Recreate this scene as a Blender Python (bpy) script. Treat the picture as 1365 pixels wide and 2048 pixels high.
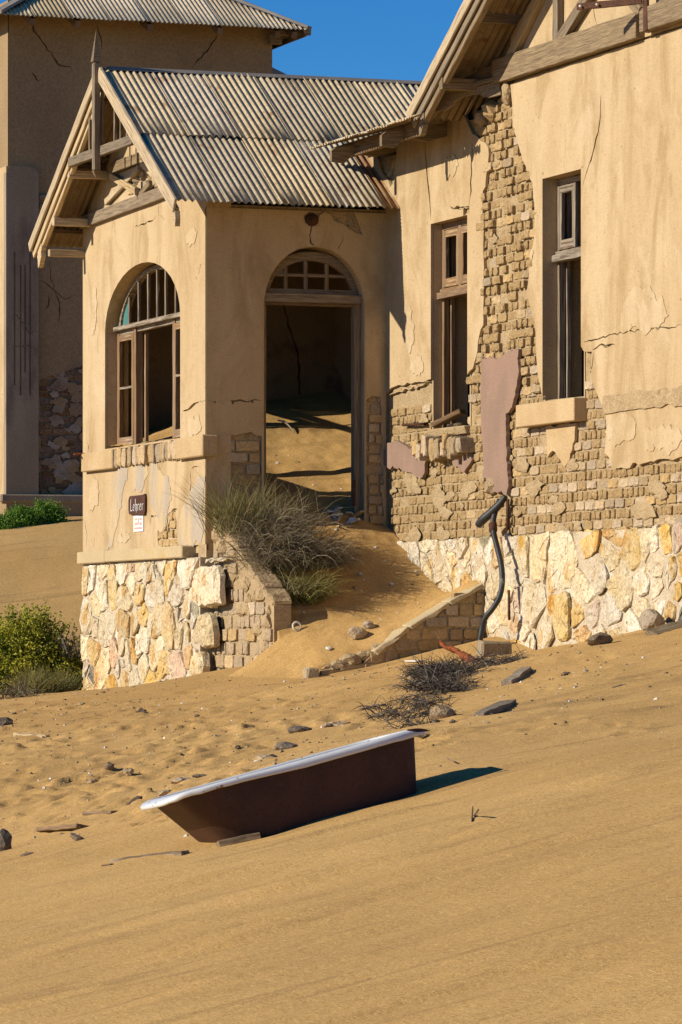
import bpy, bmesh, math, random
import numpy as np
from mathutils import Vector, Matrix
from mathutils.geometry import delaunay_2d_cdt

for _o in list(bpy.data.objects):
    bpy.data.objects.remove(_o, do_unlink=True)
SC = bpy.context.scene
COL = SC.collection
random.seed(7)
RNG = np.random.RandomState(11)
R = math.radians

# ------------------------------------------------------------------ camera, light, exposure
FOC, CXP, HOR = 8838.0, 682.5, 1297.0          # focal length, centre column and horizon row in photo pixels
YAW = math.atan(3212 / FOC)
DV = np.array([math.sin(YAW), math.cos(YAW), 0.0])
RV = np.array([math.cos(YAW), -math.sin(YAW), 0.0])
UV = np.array([0.0, 0.0, 1.0])
CAM = -(FOC / 175.0 * DV + (413 - CXP) / 175.0 * RV)

cam = bpy.data.cameras.new('camera')
cam_o = bpy.data.objects.new('camera', cam)
COL.objects.link(cam_o)
cam_o.location = CAM
cam_o.rotation_euler = (R(90), 0, -YAW)
cam.sensor_fit = 'VERTICAL'
cam.sensor_height = 36.0
cam.lens = 36.0 * FOC / 2048.0
cam.shift_y = (HOR - 1024.0) / 2048.0
cam.clip_start = 0.5
cam.clip_end = 5000
SC.camera = cam_o

SUN_V = Vector((-1.0, 0.053, 0.465)).normalized()
SUN_EL = math.asin(SUN_V.z)
SUN_AZ = math.atan2(SUN_V.x, SUN_V.y)
world = bpy.data.worlds.new('World')
SC.world = world
world.use_nodes = True
wn = world.node_tree
for n in list(wn.nodes):
    wn.nodes.remove(n)
w_out = wn.nodes.new('ShaderNodeOutputWorld')
w_bg = wn.nodes.new('ShaderNodeBackground')
w_sky = wn.nodes.new('ShaderNodeTexSky')
w_sky.sky_type = 'NISHITA'
w_sky.sun_disc = False
w_sky.sun_elevation = SUN_EL
w_sky.sun_rotation = SUN_AZ
w_sky.altitude = 2500
w_sky.air_density = 1.0
w_sky.dust_density = 0.0
w_sky.ozone_density = 6.0
w_hsv = wn.nodes.new('ShaderNodeHueSaturation')
w_hsv.inputs['Saturation'].default_value = 1.24
w_hsv.inputs['Hue'].default_value = 0.503
w_hsv.inputs['Value'].default_value = 1.35
wn.links.new(w_sky.outputs[0], w_hsv.inputs['Color'])
wn.links.new(w_hsv.outputs[0], w_bg.inputs['Color'])
w_bg.inputs['Strength'].default_value = 0.076
wn.links.new(w_bg.outputs[0], w_out.inputs['Surface'])

sun = bpy.data.lights.new('sun', 'SUN')
sun.energy = 5.0
sun.angle = R(0.53)
sun.color = (1.0, 0.93, 0.80)
sun_o = bpy.data.objects.new('sun', sun)
COL.objects.link(sun_o)
sun_o.location = (-40, 0, 30)
sun_o.rotation_euler = SUN_V.to_track_quat('Z', 'Y').to_euler()

SC.view_settings.view_transform = 'Standard'
SC.view_settings.look = 'None'
SC.view_settings.exposure = 0.14
SC.view_settings.gamma = 1.0
SC.view_settings.use_curve_mapping = False
SC.cycles.max_bounces = 8
SC.cycles.diffuse_bounces = 1

# ------------------------------------------------------------------ measuring helpers (photo pixel -> point on a known plane)
def ray(px, py):
    return DV + RV * ((px - CXP) / FOC) + UV * ((HOR - py) / FOC)
def on_x(px, py, X):
    v = ray(px, py); return CAM + v * ((X - CAM[0]) / v[0])
def on_y(px, py, Y):
    v = ray(px, py); return CAM + v * ((Y - CAM[1]) / v[1])
def on_d(px, py, D):
    return CAM + ray(px, py) * D
def du(p):
    q = np.asarray(p) - CAM
    return q @ DV, q @ RV

# ------------------------------------------------------------------ numpy noise
def _hash(i, j, s):
    n = (i * 374761393 + j * 668265263 + s * 974634777) & 0xffffffff
    n = ((n ^ (n >> 13)) * 1274126177) & 0xffffffff
    return ((n ^ (n >> 16)) & 0xffff) / 65535.0
def vnoise(x, y, s=0):
    x = np.asarray(x, float); y = np.asarray(y, float)
    i = np.floor(x).astype(np.int64); j = np.floor(y).astype(np.int64)
    fx = x - i; fy = y - j
    fx = fx * fx * (3 - 2 * fx); fy = fy * fy * (3 - 2 * fy)
    a = _hash(i, j, s); b = _hash(i + 1, j, s); c = _hash(i, j + 1, s); d = _hash(i + 1, j + 1, s)
    return (a + (b - a) * fx) * (1 - fy) + (c + (d - c) * fx) * fy - 0.5
def fbm(x, y, s=0, o=4):
    t = 0; a = 1.0; x = np.asarray(x, float); y = np.asarray(y, float)
    for k in range(o):
        t = t + a * vnoise(x, y, s + k * 17); a *= 0.5; x = x * 2.03 + 3.1; y = y * 2.03 + 1.7
    return t

# ------------------------------------------------------------------ materials
def new_mat(name):
    m = bpy.data.materials.new(name); m.use_nodes = True
    nt = m.node_tree
    return m, nt, nt.nodes['Principled BSDF']
def c4(c):
    return (c[0], c[1], c[2], 1.0)
def s2l(r, g, b):
    f = lambda v: (v / 255.0 / 12.92) if v / 255.0 <= 0.04045 else ((v / 255.0 + 0.055) / 1.055) ** 2.4
    return (f(r), f(g), f(b))

class NB:
    """small node builder"""
    def __init__(s, nt):
        s.nt = nt
    def n(s, t, **kw):
        x = s.nt.nodes.new(t)
        for k, v in kw.items():
            setattr(x, k, v)
        return x
    def l(s, a, b):
        s.nt.links.new(a, b)
    def coord(s, stretch=(1, 1, 1), kind='Object', offset=None):
        tc = s.n('ShaderNodeTexCoord'); mp = s.n('ShaderNodeMapping')
        mp.inputs['Scale'].default_value = stretch
        s.l(tc.outputs[kind], mp.inputs['Vector'])
        return mp.outputs[0]
    def noise(s, vec, scale, detail=5, rough=0.55, dist=0.0):
        x = s.n('ShaderNodeTexNoise'); x.inputs['Scale'].default_value = scale
        x.inputs['Detail'].default_value = detail; x.inputs['Roughness'].default_value = rough
        x.inputs['Distortion'].default_value = dist
        s.l(vec, x.inputs['Vector']); return x.outputs['Fac']
    def ramp(s, fac, lo, hi, a=0.0, b=1.0):
        x = s.n('ShaderNodeMapRange'); x.clamp = True
        x.interpolation_type = 'SMOOTHSTEP'
        x.inputs['From Min'].default_value = lo; x.inputs['From Max'].default_value = hi
        x.inputs['To Min'].default_value = a; x.inputs['To Max'].default_value = b
        s.l(fac, x.inputs['Value']); return x.outputs['Result']
    def mix(s, fac, a, b, mode='MIX'):
        x = s.n('ShaderNodeMix'); x.data_type = 'RGBA'; x.blend_type = mode
        for i, v in ((0, fac), (6, a), (7, b)):
            sock = x.inputs[i]
            if hasattr(v, 'is_output'):
                s.l(v, sock)
            elif isinstance(v, (int, float)):
                sock.default_value = v if i == 0 else (v, v, v, 1)
            else:
                sock.default_value = c4(v)
        return x.outputs[2]
    def bump(s, h, strength, dist, normal=None):
        x = s.n('ShaderNodeBump'); x.inputs['Strength'].default_value = strength
        x.inputs['Distance'].default_value = dist
        s.l(h, x.inputs['Height'])
        if normal is not None:
            s.l(normal, x.inputs['Normal'])
        return x.outputs[0]

def mat(name, c1, c2, scale=2.0, stretch=(1, 1, 1), rough=0.92, speck=0.25, speck_scale=60,
        c3=None, s3=1.0, st3=None, t3=(0.55, 0.7), bump=0.5, bdist=0.01, bscale=40, vary=0.0, spec=0.15, big=None,
        kind='Object', detail=6, hue=0.0, grain=None, dust=None):
    m, nt, p = new_mat(name); b = NB(nt)
    v = b.coord(stretch, kind)
    base = b.mix(b.ramp(b.noise(v, scale, detail), 0.32, 0.68), c1, c2)
    if c3 is not None:
        v3 = b.coord(st3 or stretch, kind)
        base = b.mix(b.ramp(b.noise(v3, s3, 6, 0.6), t3[0], t3[1]), base, c3)
    if dust is not None:
        base = b.mix(b.ramp(b.noise(b.coord(), 2.2, 6, 0.7, 0.5), 0.48, 0.72, 0, 0.6), base, dust)
    vs = b.coord(grain or (1, 1, 1), kind)
    if speck:
        sp = b.ramp(b.noise(vs, speck_scale, 3, 0.7), 0.25, 0.75, 1 - speck, 1 + speck)
        comb = b.n('ShaderNodeCombineColor')
        for i in range(3):
            b.l(sp, comb.inputs[i])
        base = b.mix(1.0, base, comb.outputs[0], 'MULTIPLY')
    if vary or hue:
        oi = b.n('ShaderNodeObjectInfo')
        hs = b.n('ShaderNodeHueSaturation')
        b.l(b.ramp(oi.outputs['Random'], 0, 1, 1 - vary, 1 + vary), hs.inputs['Value'])
        wn2 = b.n('ShaderNodeTexWhiteNoise'); wn2.noise_dimensions = '1D'
        b.l(oi.outputs['Random'], wn2.inputs['W'])
        b.l(b.ramp(wn2.outputs['Value'], 0, 1, 1 - vary, 1 + vary * 0.6), hs.inputs['Saturation'])
        b.l(base, hs.inputs['Color']); base = hs.outputs[0]
    b.l(base, p.inputs['Base Color'])
    p.inputs['Roughness'].default_value = rough
    p.inputs['Specular IOR Level'].default_value = spec
    if bump:
        h1 = b.noise(vs, bscale, 5, 0.65)
        nrm = b.bump(h1, bump, bdist)
        if big:
            nrm = b.bump(b.noise(v, big[0], 4, 0.6), big[1], big[2], nrm)
        b.l(nrm, p.inputs['Normal'])
    return m

M = {}
M['plaster'] = mat('ochre_plaster', (0.53, 0.365, 0.19), (0.62, 0.455, 0.265), 1.1, (1, 1, 0.4), c3=(0.41, 0.26, 0.115),
                   s3=1.9, st3=(1, 1, 0.42), t3=(0.54, 0.76), speck=0.22, speck_scale=42, bump=0.8, bdist=0.010, bscale=38, big=(3.0, 0.5, 0.03))
def plaster_mat(name, pale, mid, dark, wash):
    m, nt, p = new_mat(name); b = NB(nt)
    v = b.coord(); vt = b.coord((1, 1, 0.38)); vd = b.coord((3.2, 3.2, 0.42))
    base = b.mix(b.ramp(b.noise(vt, 0.9, 7, 0.62, 0.4), 0.34, 0.66), mid, pale)
    base = b.mix(b.ramp(b.noise(vt, 1.7, 7, 0.65, 0.8), 0.46, 0.70, 0, 0.9), base, dark)
    base = b.mix(b.ramp(b.noise(vd, 1.0, 5, 0.6), 0.52, 0.72, 0, 0.4), base, dark)
    base = b.mix(b.ramp(b.noise(v, 0.55, 6, 0.7, 0.6), 0.56, 0.72, 0, 0.6), base, wash)
    sp = b.noise(v, 46, 3, 0.75)
    base = b.mix(b.ramp(sp, 0.54, 0.72, 0, 0.5), base, tuple(c * .55 for c in dark))
    base = b.mix(b.ramp(b.noise(v, 34, 3, 0.75), 0.56, 0.72, 0, 0.45), base, wash)
    base = b.mix(b.ramp(b.noise(v, 17, 2, 0.5), 0.70, 0.76, 0, 0.6), base, tuple(c * .45 for c in dark))
    b.l(base, p.inputs['Base Color']); p.inputs['Roughness'].default_value = 0.93; p.inputs['Specular IOR Level'].default_value = 0.12
    n_ = b.bump(b.noise(v, 42, 5, 0.7), 0.8, 0.010)
    n_ = b.bump(b.noise(v, 6, 5, 0.65), 0.6, 0.03, n_)
    n_ = b.bump(b.noise(v, 1.5, 3, 0.5), 0.35, 0.06, n_)
    b.l(n_, p.inputs['Normal']); return m
M['plaster'] = plaster_mat('ochre_plaster', (0.57, 0.415, 0.235), (0.50, 0.35, 0.185), (0.385, 0.255, 0.12), (0.62, 0.485, 0.31))
M['plaster_alias'] = M['plaster']  # the same ochre plaster, used for the door wall and reveals
M['plaster_skin'] = plaster_mat('old_plaster_skin', (0.60, 0.455, 0.275), (0.55, 0.40, 0.225), (0.42, 0.285, 0.14), (0.63, 0.50, 0.33))
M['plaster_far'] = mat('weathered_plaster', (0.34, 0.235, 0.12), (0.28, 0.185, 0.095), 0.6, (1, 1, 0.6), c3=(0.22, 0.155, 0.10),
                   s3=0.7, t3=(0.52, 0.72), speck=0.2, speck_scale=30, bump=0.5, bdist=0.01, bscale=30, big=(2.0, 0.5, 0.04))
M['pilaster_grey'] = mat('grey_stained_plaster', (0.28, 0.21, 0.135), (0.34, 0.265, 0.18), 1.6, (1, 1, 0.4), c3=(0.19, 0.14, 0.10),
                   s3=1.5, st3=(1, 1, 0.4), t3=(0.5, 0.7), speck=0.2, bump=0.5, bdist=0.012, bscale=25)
M['lime'] = mat('flaking_limewash', (0.36, 0.30, 0.23), (0.24, 0.18, 0.12), 2.2, c3=(0.18, 0.11, 0.06), s3=2.5, t3=(0.55, 0.7),
                speck=0.25, bump=0.7, bdist=0.02, bscale=20)
M['pink'] = mat('mauve_render', (0.32, 0.20, 0.14), (0.26, 0.17, 0.12), 2.5, (1, 1, 0.5), c3=(0.40, 0.265, 0.17), s3=3, t3=(0.6, 0.8),
                speck=0.15, bump=0.6, bdist=0.012, bscale=25)
M['cement'] = mat('grey_cement', (0.43, 0.35, 0.26), (0.37, 0.30, 0.225), 2.5, (1, 1, 0.4), c3=(0.53, 0.385, 0.21), s3=2.6, t3=(0.42, 0.60),
                  speck=0.12, bump=0.4, bdist=0.008, bscale=25)
M['ledge'] = mat('moulded_ledge_plaster', (0.53, 0.375, 0.20), (0.46, 0.31, 0.155), 1.8, c3=(0.52, 0.25, 0.08), s3=1.7, t3=(0.66, 0.78),
                 speck=0.18, bump=0.6, bdist=0.01, bscale=30)
M['cap'] = mat('stone_cap', (0.46, 0.35, 0.20), (0.52, 0.39, 0.21), 1.5, c3=(0.50, 0.30, 0.10), s3=1.3, t3=(0.6, 0.75), speck=0.18, bump=0.4)
M['mortar'] = mat('adobe_mortar', (0.47, 0.335, 0.18), (0.41, 0.285, 0.15), 5, c3=(0.30, 0.20, 0.10), s3=7, t3=(0.55, 0.7), speck=0.3,
                  bump=1.0, bdist=0.03, bscale=22)
M['brick'] = mat('adobe_brick', (0.46, 0.32, 0.17), (0.39, 0.265, 0.135), 8, c3=(0.52, 0.39, 0.23), s3=5, t3=(0.6, 0.75), speck=0.3,
                 speck_scale=40, bump=1.0, bdist=0.02, bscale=30, vary=0.16)
M['brick_far'] = mat('dark_brick', (0.26, 0.155, 0.09), (0.34, 0.22, 0.14), 8, speck=0.3, bump=0.8, bdist=0.02, bscale=30, vary=0.2)
def stone_mat(n, a, b_, c):
    return mat(n, a, b_, 3.5, (1, 1, .6), c3=c, s3=4.0, t3=(0.50, 0.66), dust=(0.62, 0.50, 0.33), speck=0.26, speck_scale=26, bump=1.0, bdist=0.05, bscale=16, vary=0.12, spec=0.2, big=(5.5, 0.9, 0.10))
M['st_white'] = stone_mat('white_quartz', (0.78, 0.67, 0.50), (0.68, 0.54, 0.35), (0.60, 0.37, 0.12))
M['st_cream'] = stone_mat('cream_quartz', (0.70, 0.53, 0.29), (0.76, 0.63, 0.42), (0.58, 0.34, 0.10))
M['st_ochre'] = stone_mat('ochre_stone', (0.66, 0.41, 0.12), (0.70, 0.52, 0.25), (0.55, 0.27, 0.06))
M['st_orange'] = stone_mat('orange_stone', (0.62, 0.36, 0.13), (0.62, 0.44, 0.22), (0.48, 0.25, 0.08))
M['st_pink'] = stone_mat('pink_stone', (0.64, 0.40, 0.25), (0.60, 0.44, 0.30), (0.66, 0.53, 0.36))
M['st_green'] = stone_mat('green_grey_stone', (0.36, 0.31, 0.18), (0.46, 0.39, 0.24), (0.26, 0.24, 0.15))
M['st_slate'] = stone_mat('slate_stone', (0.15, 0.14, 0.10), (0.24, 0.215, 0.15), (0.33, 0.27, 0.15))
M['rubble_mortar'] = mat('rubble_mortar', (0.60, 0.48, 0.33), (0.52, 0.40, 0.25), 4, c3=(0.70, 0.61, 0.48), s3=3, t3=(0.56, 0.7), speck=0.3,
                         bump=1.0, bdist=0.03, bscale=20)
def wood(n, a, b_, c, st=(1.2, 26, 26), t3=(0.55, 0.72), bump=0.9):
    return mat(n, a, b_, 2.2, st, c3=c, s3=1.4, t3=t3, speck=0.3, speck_scale=3.5, bump=bump, bdist=0.012, bscale=3.0, vary=0.12, rough=0.85, grain=st)
M['wood'] = wood('weathered_timber', (0.28, 0.205, 0.12), (0.195, 0.14, 0.085), (0.10, 0.075, 0.048))
M['wood_pale'] = wood('bleached_timber', (0.57, 0.42, 0.235), (0.46, 0.33, 0.18), (0.28, 0.19, 0.10))
M['wood_dark'] = wood('dark_timber', (0.17, 0.105, 0.055), (0.24, 0.155, 0.085), (0.09, 0.055, 0.03))
M['wood_white'] = wood('peeling_white_timber', (0.36, 0.285, 0.20), (0.25, 0.19, 0.125), (0.13, 0.09, 0.055), t3=(0.48, 0.62))
M['wood_brown'] = wood('brown_window_timber', (0.22, 0.125, 0.06), (0.30, 0.19, 0.10), (0.45, 0.34, 0.21), t3=(0.57, 0.7))
M['tin'] = mat('painted_corrugated_iron', (0.60, 0.465, 0.275), (0.50, 0.375, 0.215), 1.3, c3=(0.32, 0.18, 0.08), s3=3.4, t3=(0.56, 0.72),
               speck=0.22, speck_scale=25, bump=0.3, bdist=0.004, bscale=40, rough=0.75, spec=0.25, vary=0.13)
M['tin_rust'] = mat('rusty_corrugated_iron', (0.30, 0.155, 0.07), (0.40, 0.24, 0.12), 3, c3=(0.44, 0.34, 0.21), s3=3, t3=(0.52, 0.65),
                    speck=0.25, bump=0.3, bdist=0.004, rough=0.85)
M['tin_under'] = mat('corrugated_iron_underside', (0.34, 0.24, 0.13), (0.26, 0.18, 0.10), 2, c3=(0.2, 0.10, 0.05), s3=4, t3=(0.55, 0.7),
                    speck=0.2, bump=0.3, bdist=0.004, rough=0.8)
M['flash'] = mat('grey_ridge_flashing', (0.20, 0.175, 0.15), (0.28, 0.24, 0.19), 2, speck=0.2, bump=0.3, rough=0.7)
M['enamel'] = mat('white_enamel', (0.70, 0.69, 0.66), (0.62, 0.61, 0.58), 2, c3=(0.30, 0.19, 0.11), s3=12, t3=(0.61, 0.66), speck=0.04, bump=0.1,
                  bdist=0.003, rough=0.25, spec=0.5)
M['tub_iron'] = mat('rusty_cast_iron', (0.075, 0.029, 0.016), (0.040, 0.017, 0.011), 2.5, c3=(0.14, 0.06, 0.028), s3=3, t3=(0.56, 0.72), speck=0.25,
                    speck_scale=80, bump=0.5, bdist=0.005, bscale=60, rough=0.6, spec=0.3)
M['rubber'] = mat('black_pipe', (0.018, 0.017, 0.016), (0.035, 0.032, 0.028), 6, c3=(0.16, 0.14, 0.11), s3=5, t3=(0.62, 0.72), speck=0.2,
                  bump=0.3, rough=0.5, spec=0.4)
M['rust'] = mat('red_rust', (0.30, 0.085, 0.025), (0.20, 0.055, 0.02), 12, c3=(0.10, 0.03, 0.015), s3=10, t3=(0.55, 0.7), speck=0.3, bump=0.8, bdist=0.01)
M['iron'] = mat('dark_rusted_iron', (0.075, 0.035, 0.022), (0.12, 0.055, 0.03), 8, speck=0.3, bump=0.5, rough=0.8)
M['concrete'] = mat('concrete', (0.30, 0.22, 0.13), (0.38, 0.29, 0.18), 9, speck=0.4, speck_scale=60, bump=1.0, bdist=0.012, bscale=60, vary=0.12)
M['rock_tan'] = mat('tan_rock', (0.40, 0.28, 0.16), (0.48, 0.36, 0.22), 9, c3=(0.22, 0.15, 0.09), s3=8, t3=(0.58, 0.7), speck=0.35, bump=1.0, bdist=0.03, bscale=22, vary=0.15)
M['rock_dark'] = mat('dark_rock', (0.16, 0.115, 0.07), (0.24, 0.175, 0.11), 9, speck=0.4, bump=1.0, bdist=0.03, bscale=22, vary=0.2)
M['shard'] = mat('white_shard', (0.72, 0.66, 0.56), (0.6, 0.52, 0.42), 9, speck=0.1, bump=0.3)
M['sign_brown'] = mat('brown_sign_board', (0.075, 0.032, 0.018), (0.10, 0.045, 0.025), 5, speck=0.2, bump=0.3, rough=0.6)
M['sign_white'] = mat('white_lettering', (0.80, 0.77, 0.70), (0.76, 0.73, 0.66), 5, speck=0.05, bump=0)
M['paper'] = mat('white_notice_paper', (0.80, 0.74, 0.66), (0.76, 0.70, 0.62), 5, speck=0.05, bump=0)
M['red_print'] = mat('red_print', (0.55, 0.16, 0.10), (0.5, 0.14, 0.09), 5, speck=0.05, bump=0)
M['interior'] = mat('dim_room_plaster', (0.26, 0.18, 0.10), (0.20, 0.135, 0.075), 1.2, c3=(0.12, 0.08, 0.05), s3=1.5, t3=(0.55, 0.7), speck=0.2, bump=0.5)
def leafmat(n, a, b_, tr=0.25):
    m, nt, p = new_mat(n); b = NB(nt)
    v = b.coord()
    at = b.n('ShaderNodeAttribute'); at.attribute_name = 'tint'
    base = b.mix(at.outputs['Fac'], a, b_)
    b.l(base, p.inputs['Base Color']); p.inputs['Roughness'].default_value = 0.6
    p.inputs['Specular IOR Level'].default_value = 0.25
    t = b.n('ShaderNodeBsdfTranslucent'); b.l(base, t.inputs['Color'])
    ms = b.n('ShaderNodeMixShader'); ms.inputs[0].default_value = tr
    b.l(p.outputs[0], ms.inputs[1]); b.l(t.outputs[0], ms.inputs[2])
    out = nt.nodes['Material Output']; b.l(ms.outputs[0], out.inputs['Surface'])
    return m
M['leaf'] = leafmat('succulent_leaf', (0.09, 0.14, 0.014), (0.60, 0.54, 0.05))
M['leaf_bright'] = leafmat('bright_succulent_leaf', (0.045, 0.16, 0.016), (0.26, 0.38, 0.04))
M['straw'] = leafmat('straw_blade', (0.27, 0.20, 0.095), (0.17, 0.165, 0.045), 0.15)
M['grey_straw'] = leafmat('grey_straw_blade', (0.085, 0.064, 0.032), (0.33, 0.26, 0.145), 0.1)
M['green_straw'] = leafmat('yellow_green_blade', (0.13, 0.14, 0.03), (0.33, 0.26, 0.07), 0.2)
M['dead'] = leafmat('dead_twig', (0.035, 0.027, 0.020), (0.13, 0.10, 0.07), 0.0)

def glass_mat(n, col, rough, alpha):
    m, nt, p = new_mat(n); b = NB(nt)
    p.inputs['Base Color'].default_value = c4(col); p.inputs['Roughness'].default_value = rough
    v = b.coord(); b.l(b.ramp(b.noise(v, 4, 4), 0.3, 0.7, alpha - 0.1, alpha + 0.05), p.inputs['Alpha'])
    return m
M['glass_teal'] = glass_mat('teal_glass', (0.10, 0.27, 0.24), 0.25, 0.9)
M['glass_dust'] = glass_mat('dusty_glass', (0.20, 0.19, 0.17), 0.3, 0.7)

def sand_mat():
    m, nt, p = new_mat('desert_sand'); b = NB(nt)
    v = b.coord()
    n1 = b.ramp(b.noise(v, 0.35, 5, 0.6), 0.35, 0.65)
    base = b.mix(n1, (0.59, 0.35, 0.120), (0.50, 0.288, 0.094))
    tc = b.n('ShaderNodeTexCoord')
    mp = b.n('ShaderNodeMapping'); mp.inputs['Rotation'].default_value = (0, 0, -YAW + R(24)); mp.inputs['Scale'].default_value = (0.35, 2.2, 1)
    b.l(tc.outputs['Object'], mp.inputs['Vector'])
    st = b.noise(mp.outputs[0], 1.6, 5, 0.6, 0.6)
    base = b.mix(b.ramp(st, 0.53, 0.72, 0, 0.75), base, (0.34, 0.195, 0.07))
    gr = b.noise(v, 120, 2, 0.85)
    base = b.mix(b.ramp(gr, 0.53, 0.68, 0, 0.85), base, (0.23, 0.125, 0.045))
    gr2 = b.noise(v, 85, 2, 0.85)
    base = b.mix(b.ramp(gr2, 0.58, 0.70, 0, 0.8), base, (0.78, 0.55, 0.27))
    mp2 = b.n('ShaderNodeMapping'); mp2.inputs['Rotation'].default_value = (0, 0, YAW); mp2.inputs['Scale'].default_value = (85, 22, 60)
    b.l(tc.outputs['Object'], mp2.inputs['Vector'])
    g3 = b.noise(mp2.outputs[0], 1.0, 4, 0.75)
    base = b.mix(b.ramp(g3, 0.50, 0.70, 0, 0.50), base, (0.25, 0.14, 0.045))
    base = b.mix(b.ramp(g3, 0.48, 0.28, 0, 0.5), base, (0.78, 0.53, 0.22))
    b.l(base, p.inputs['Base Color'])
    p.inputs['Roughness'].default_value = 0.95; p.inputs['Specular IOR Level'].default_value = 0.1
    nb = b.bump(b.noise(v, 130, 3, 0.7), 0.5, 0.005)
    nb = b.bump(b.noise(v, 14, 4, 0.6), 0.35, 0.02, nb)
    nb = b.bump(st, 0.4, 0.03, nb)
    b.l(nb, p.inputs['Normal'])
    return m
M['sand'] = sand_mat()

# ------------------------------------------------------------------ object helpers
WM = {}
def link(o, parent=None):
    COL.objects.link(o)
    WM[o.name] = o.matrix_basis.copy()
    if parent is not None:
        o.parent = parent
        o.matrix_parent_inverse = WM[parent.name].inverted()
    return o
def mesh(name, verts, faces, m, parent=None, smooth=False, mw=None):
    me = bpy.data.meshes.new(name)
    me.from_pydata([tuple(map(float, v)) for v in verts], [], [tuple(f) for f in faces])
    if m is not None:
        for x in (m if isinstance(m, (list, tuple)) else [m]):
            me.materials.append(x)
    if smooth:
        me.polygons.foreach_set('use_smooth', [True] * len(me.polygons))
    me.update()
    o = bpy.data.objects.new(name, me)
    if mw is not None:
        o.matrix_basis = mw
    return link(o, parent)
def fixn(o):
    bm = bmesh.new(); bm.from_mesh(o.data)
    bmesh.ops.recalc_face_normals(bm, faces=bm.faces); bm.to_mesh(o.data); bm.free(); return o
def thing(name, label, cat, loc, group=None):
    o = bpy.data.objects.new(name, None); o.empty_display_size = 0.2
    o.matrix_basis = Matrix.Translation(Vector(loc)); link(o)
    return tag(o, label, cat, group)
def tag(o, label, cat, group=None):
    o['label'] = label; o['category'] = cat
    if group: o['group'] = group
    return o
def structure(o):
    o['kind'] = 'structure'; return o
def rebase(o):
    """move a free mesh's origin to the base of its own bounding box"""
    co = np.array([v.co[:] for v in o.data.vertices])
    b = Vector(((co[:, 0].min() + co[:, 0].max()) / 2, (co[:, 1].min() + co[:, 1].max()) / 2, co[:, 2].min()))
    o.data.transform(Matrix.Translation(-b)); o.matrix_basis = o.matrix_basis @ Matrix.Translation(b)
    WM[o.name] = o.matrix_basis.copy(); return o

def inside(poly, pts):
    poly = np.asarray(poly, float); pts = np.asarray(pts, float)
    x, y = pts[:, 0], pts[:, 1]; c = np.zeros(len(pts), bool)
    j = len(poly) - 1
    for i in range(len(poly)):
        xi, yi = poly[i]; xj, yj = poly[j]
        if yi != yj:
            k = ((yi > y) != (yj > y)) & (x < (xj - xi) * (y - yi) / (yj - yi) + xi)
            c ^= k
        j = i
    return c
def jag(poly, flags=None, step=0.05, amp=0.02, seed=0):
    """subdivide the flagged edges and shake the new points"""
    rs = np.random.RandomState(seed); out = []
    n = len(poly)
    for i in range(n):
        a = np.array(poly[i], float); b = np.array(poly[(i + 1) % n], float)
        out.append(tuple(a))
        if flags is None or flags[i]:
            L = np.linalg.norm(b - a); k = int(L / step)
            if k > 1:
                nr = np.array([-(b - a)[1], (b - a)[0]]) / L
                for t in range(1, k):
                    f = t / k; e = min(1.0, 4 * f, 4 * (1 - f))
                    w = (rs.rand() - 0.5) * 0.7 * amp * e + amp * 2.4 * float(fbm(t * step * 5.0 + seed * 3.3, i * 1.7, seed, 3)) * e
                    out.append(tuple(a + (b - a) * f + nr * w))
    return out
def arch(a0, a1, b0, spring, rise, n=18):
    """opening outline with an elliptical head"""
    c = (a0 + a1) / 2; r = abs(a1 - a0) / 2; lo, hi = min(a0, a1), max(a0, a1)
    pts = [(lo, b0), (hi, b0), (hi, spring)]
    for k in range(1, n):
        t = math.pi * k / n
        pts.append((c + r * math.cos(t), spring + rise * math.sin(t)))
    pts.append((lo, spring)); return pts
def crack(pts, w, seed=0):
    rs = np.random.RandomState(seed); P = []
    for i in range(len(pts) - 1):
        a = np.array(pts[i]); b = np.array(pts[i + 1]); k = max(2, int(np.linalg.norm(b - a) / 0.07))
        for t in range(k):
            q = a + (b - a) * t / k
            P.append(q + (rs.rand(2) - 0.5) * 0.035 * (1 if (i or t) else 0))
    P.append(np.array(pts[-1])); n = len(P); L = []; Rr = []
    for i in range(n):
        d = P[min(i + 1, n - 1)] - P[max(i - 1, 0)]; d = d / (np.linalg.norm(d) + 1e-9); nr = np.array([-d[1], d[0]])
        ww = w * (0.35 + 0.9 * rs.rand()) * min(1, (i + 0.3) / 3, (n - 1 - i + 0.3) / 3) / 2 + 0.0008
        L.append(tuple(P[i] + nr * ww)); Rr.append(tuple(P[i] - nr * ww))
    return L + Rr[::-1]
def FX(X):   # facade planes that face the sun: a = world Y, b = world Z, depth runs to +X
    return lambda a, b, t: (X + t, a, b)
def FY(Y):   # door-side planes: a = world X, b = world Z, depth runs to +Y
    return lambda a, b, t: (a, Y + t, b)
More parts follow.
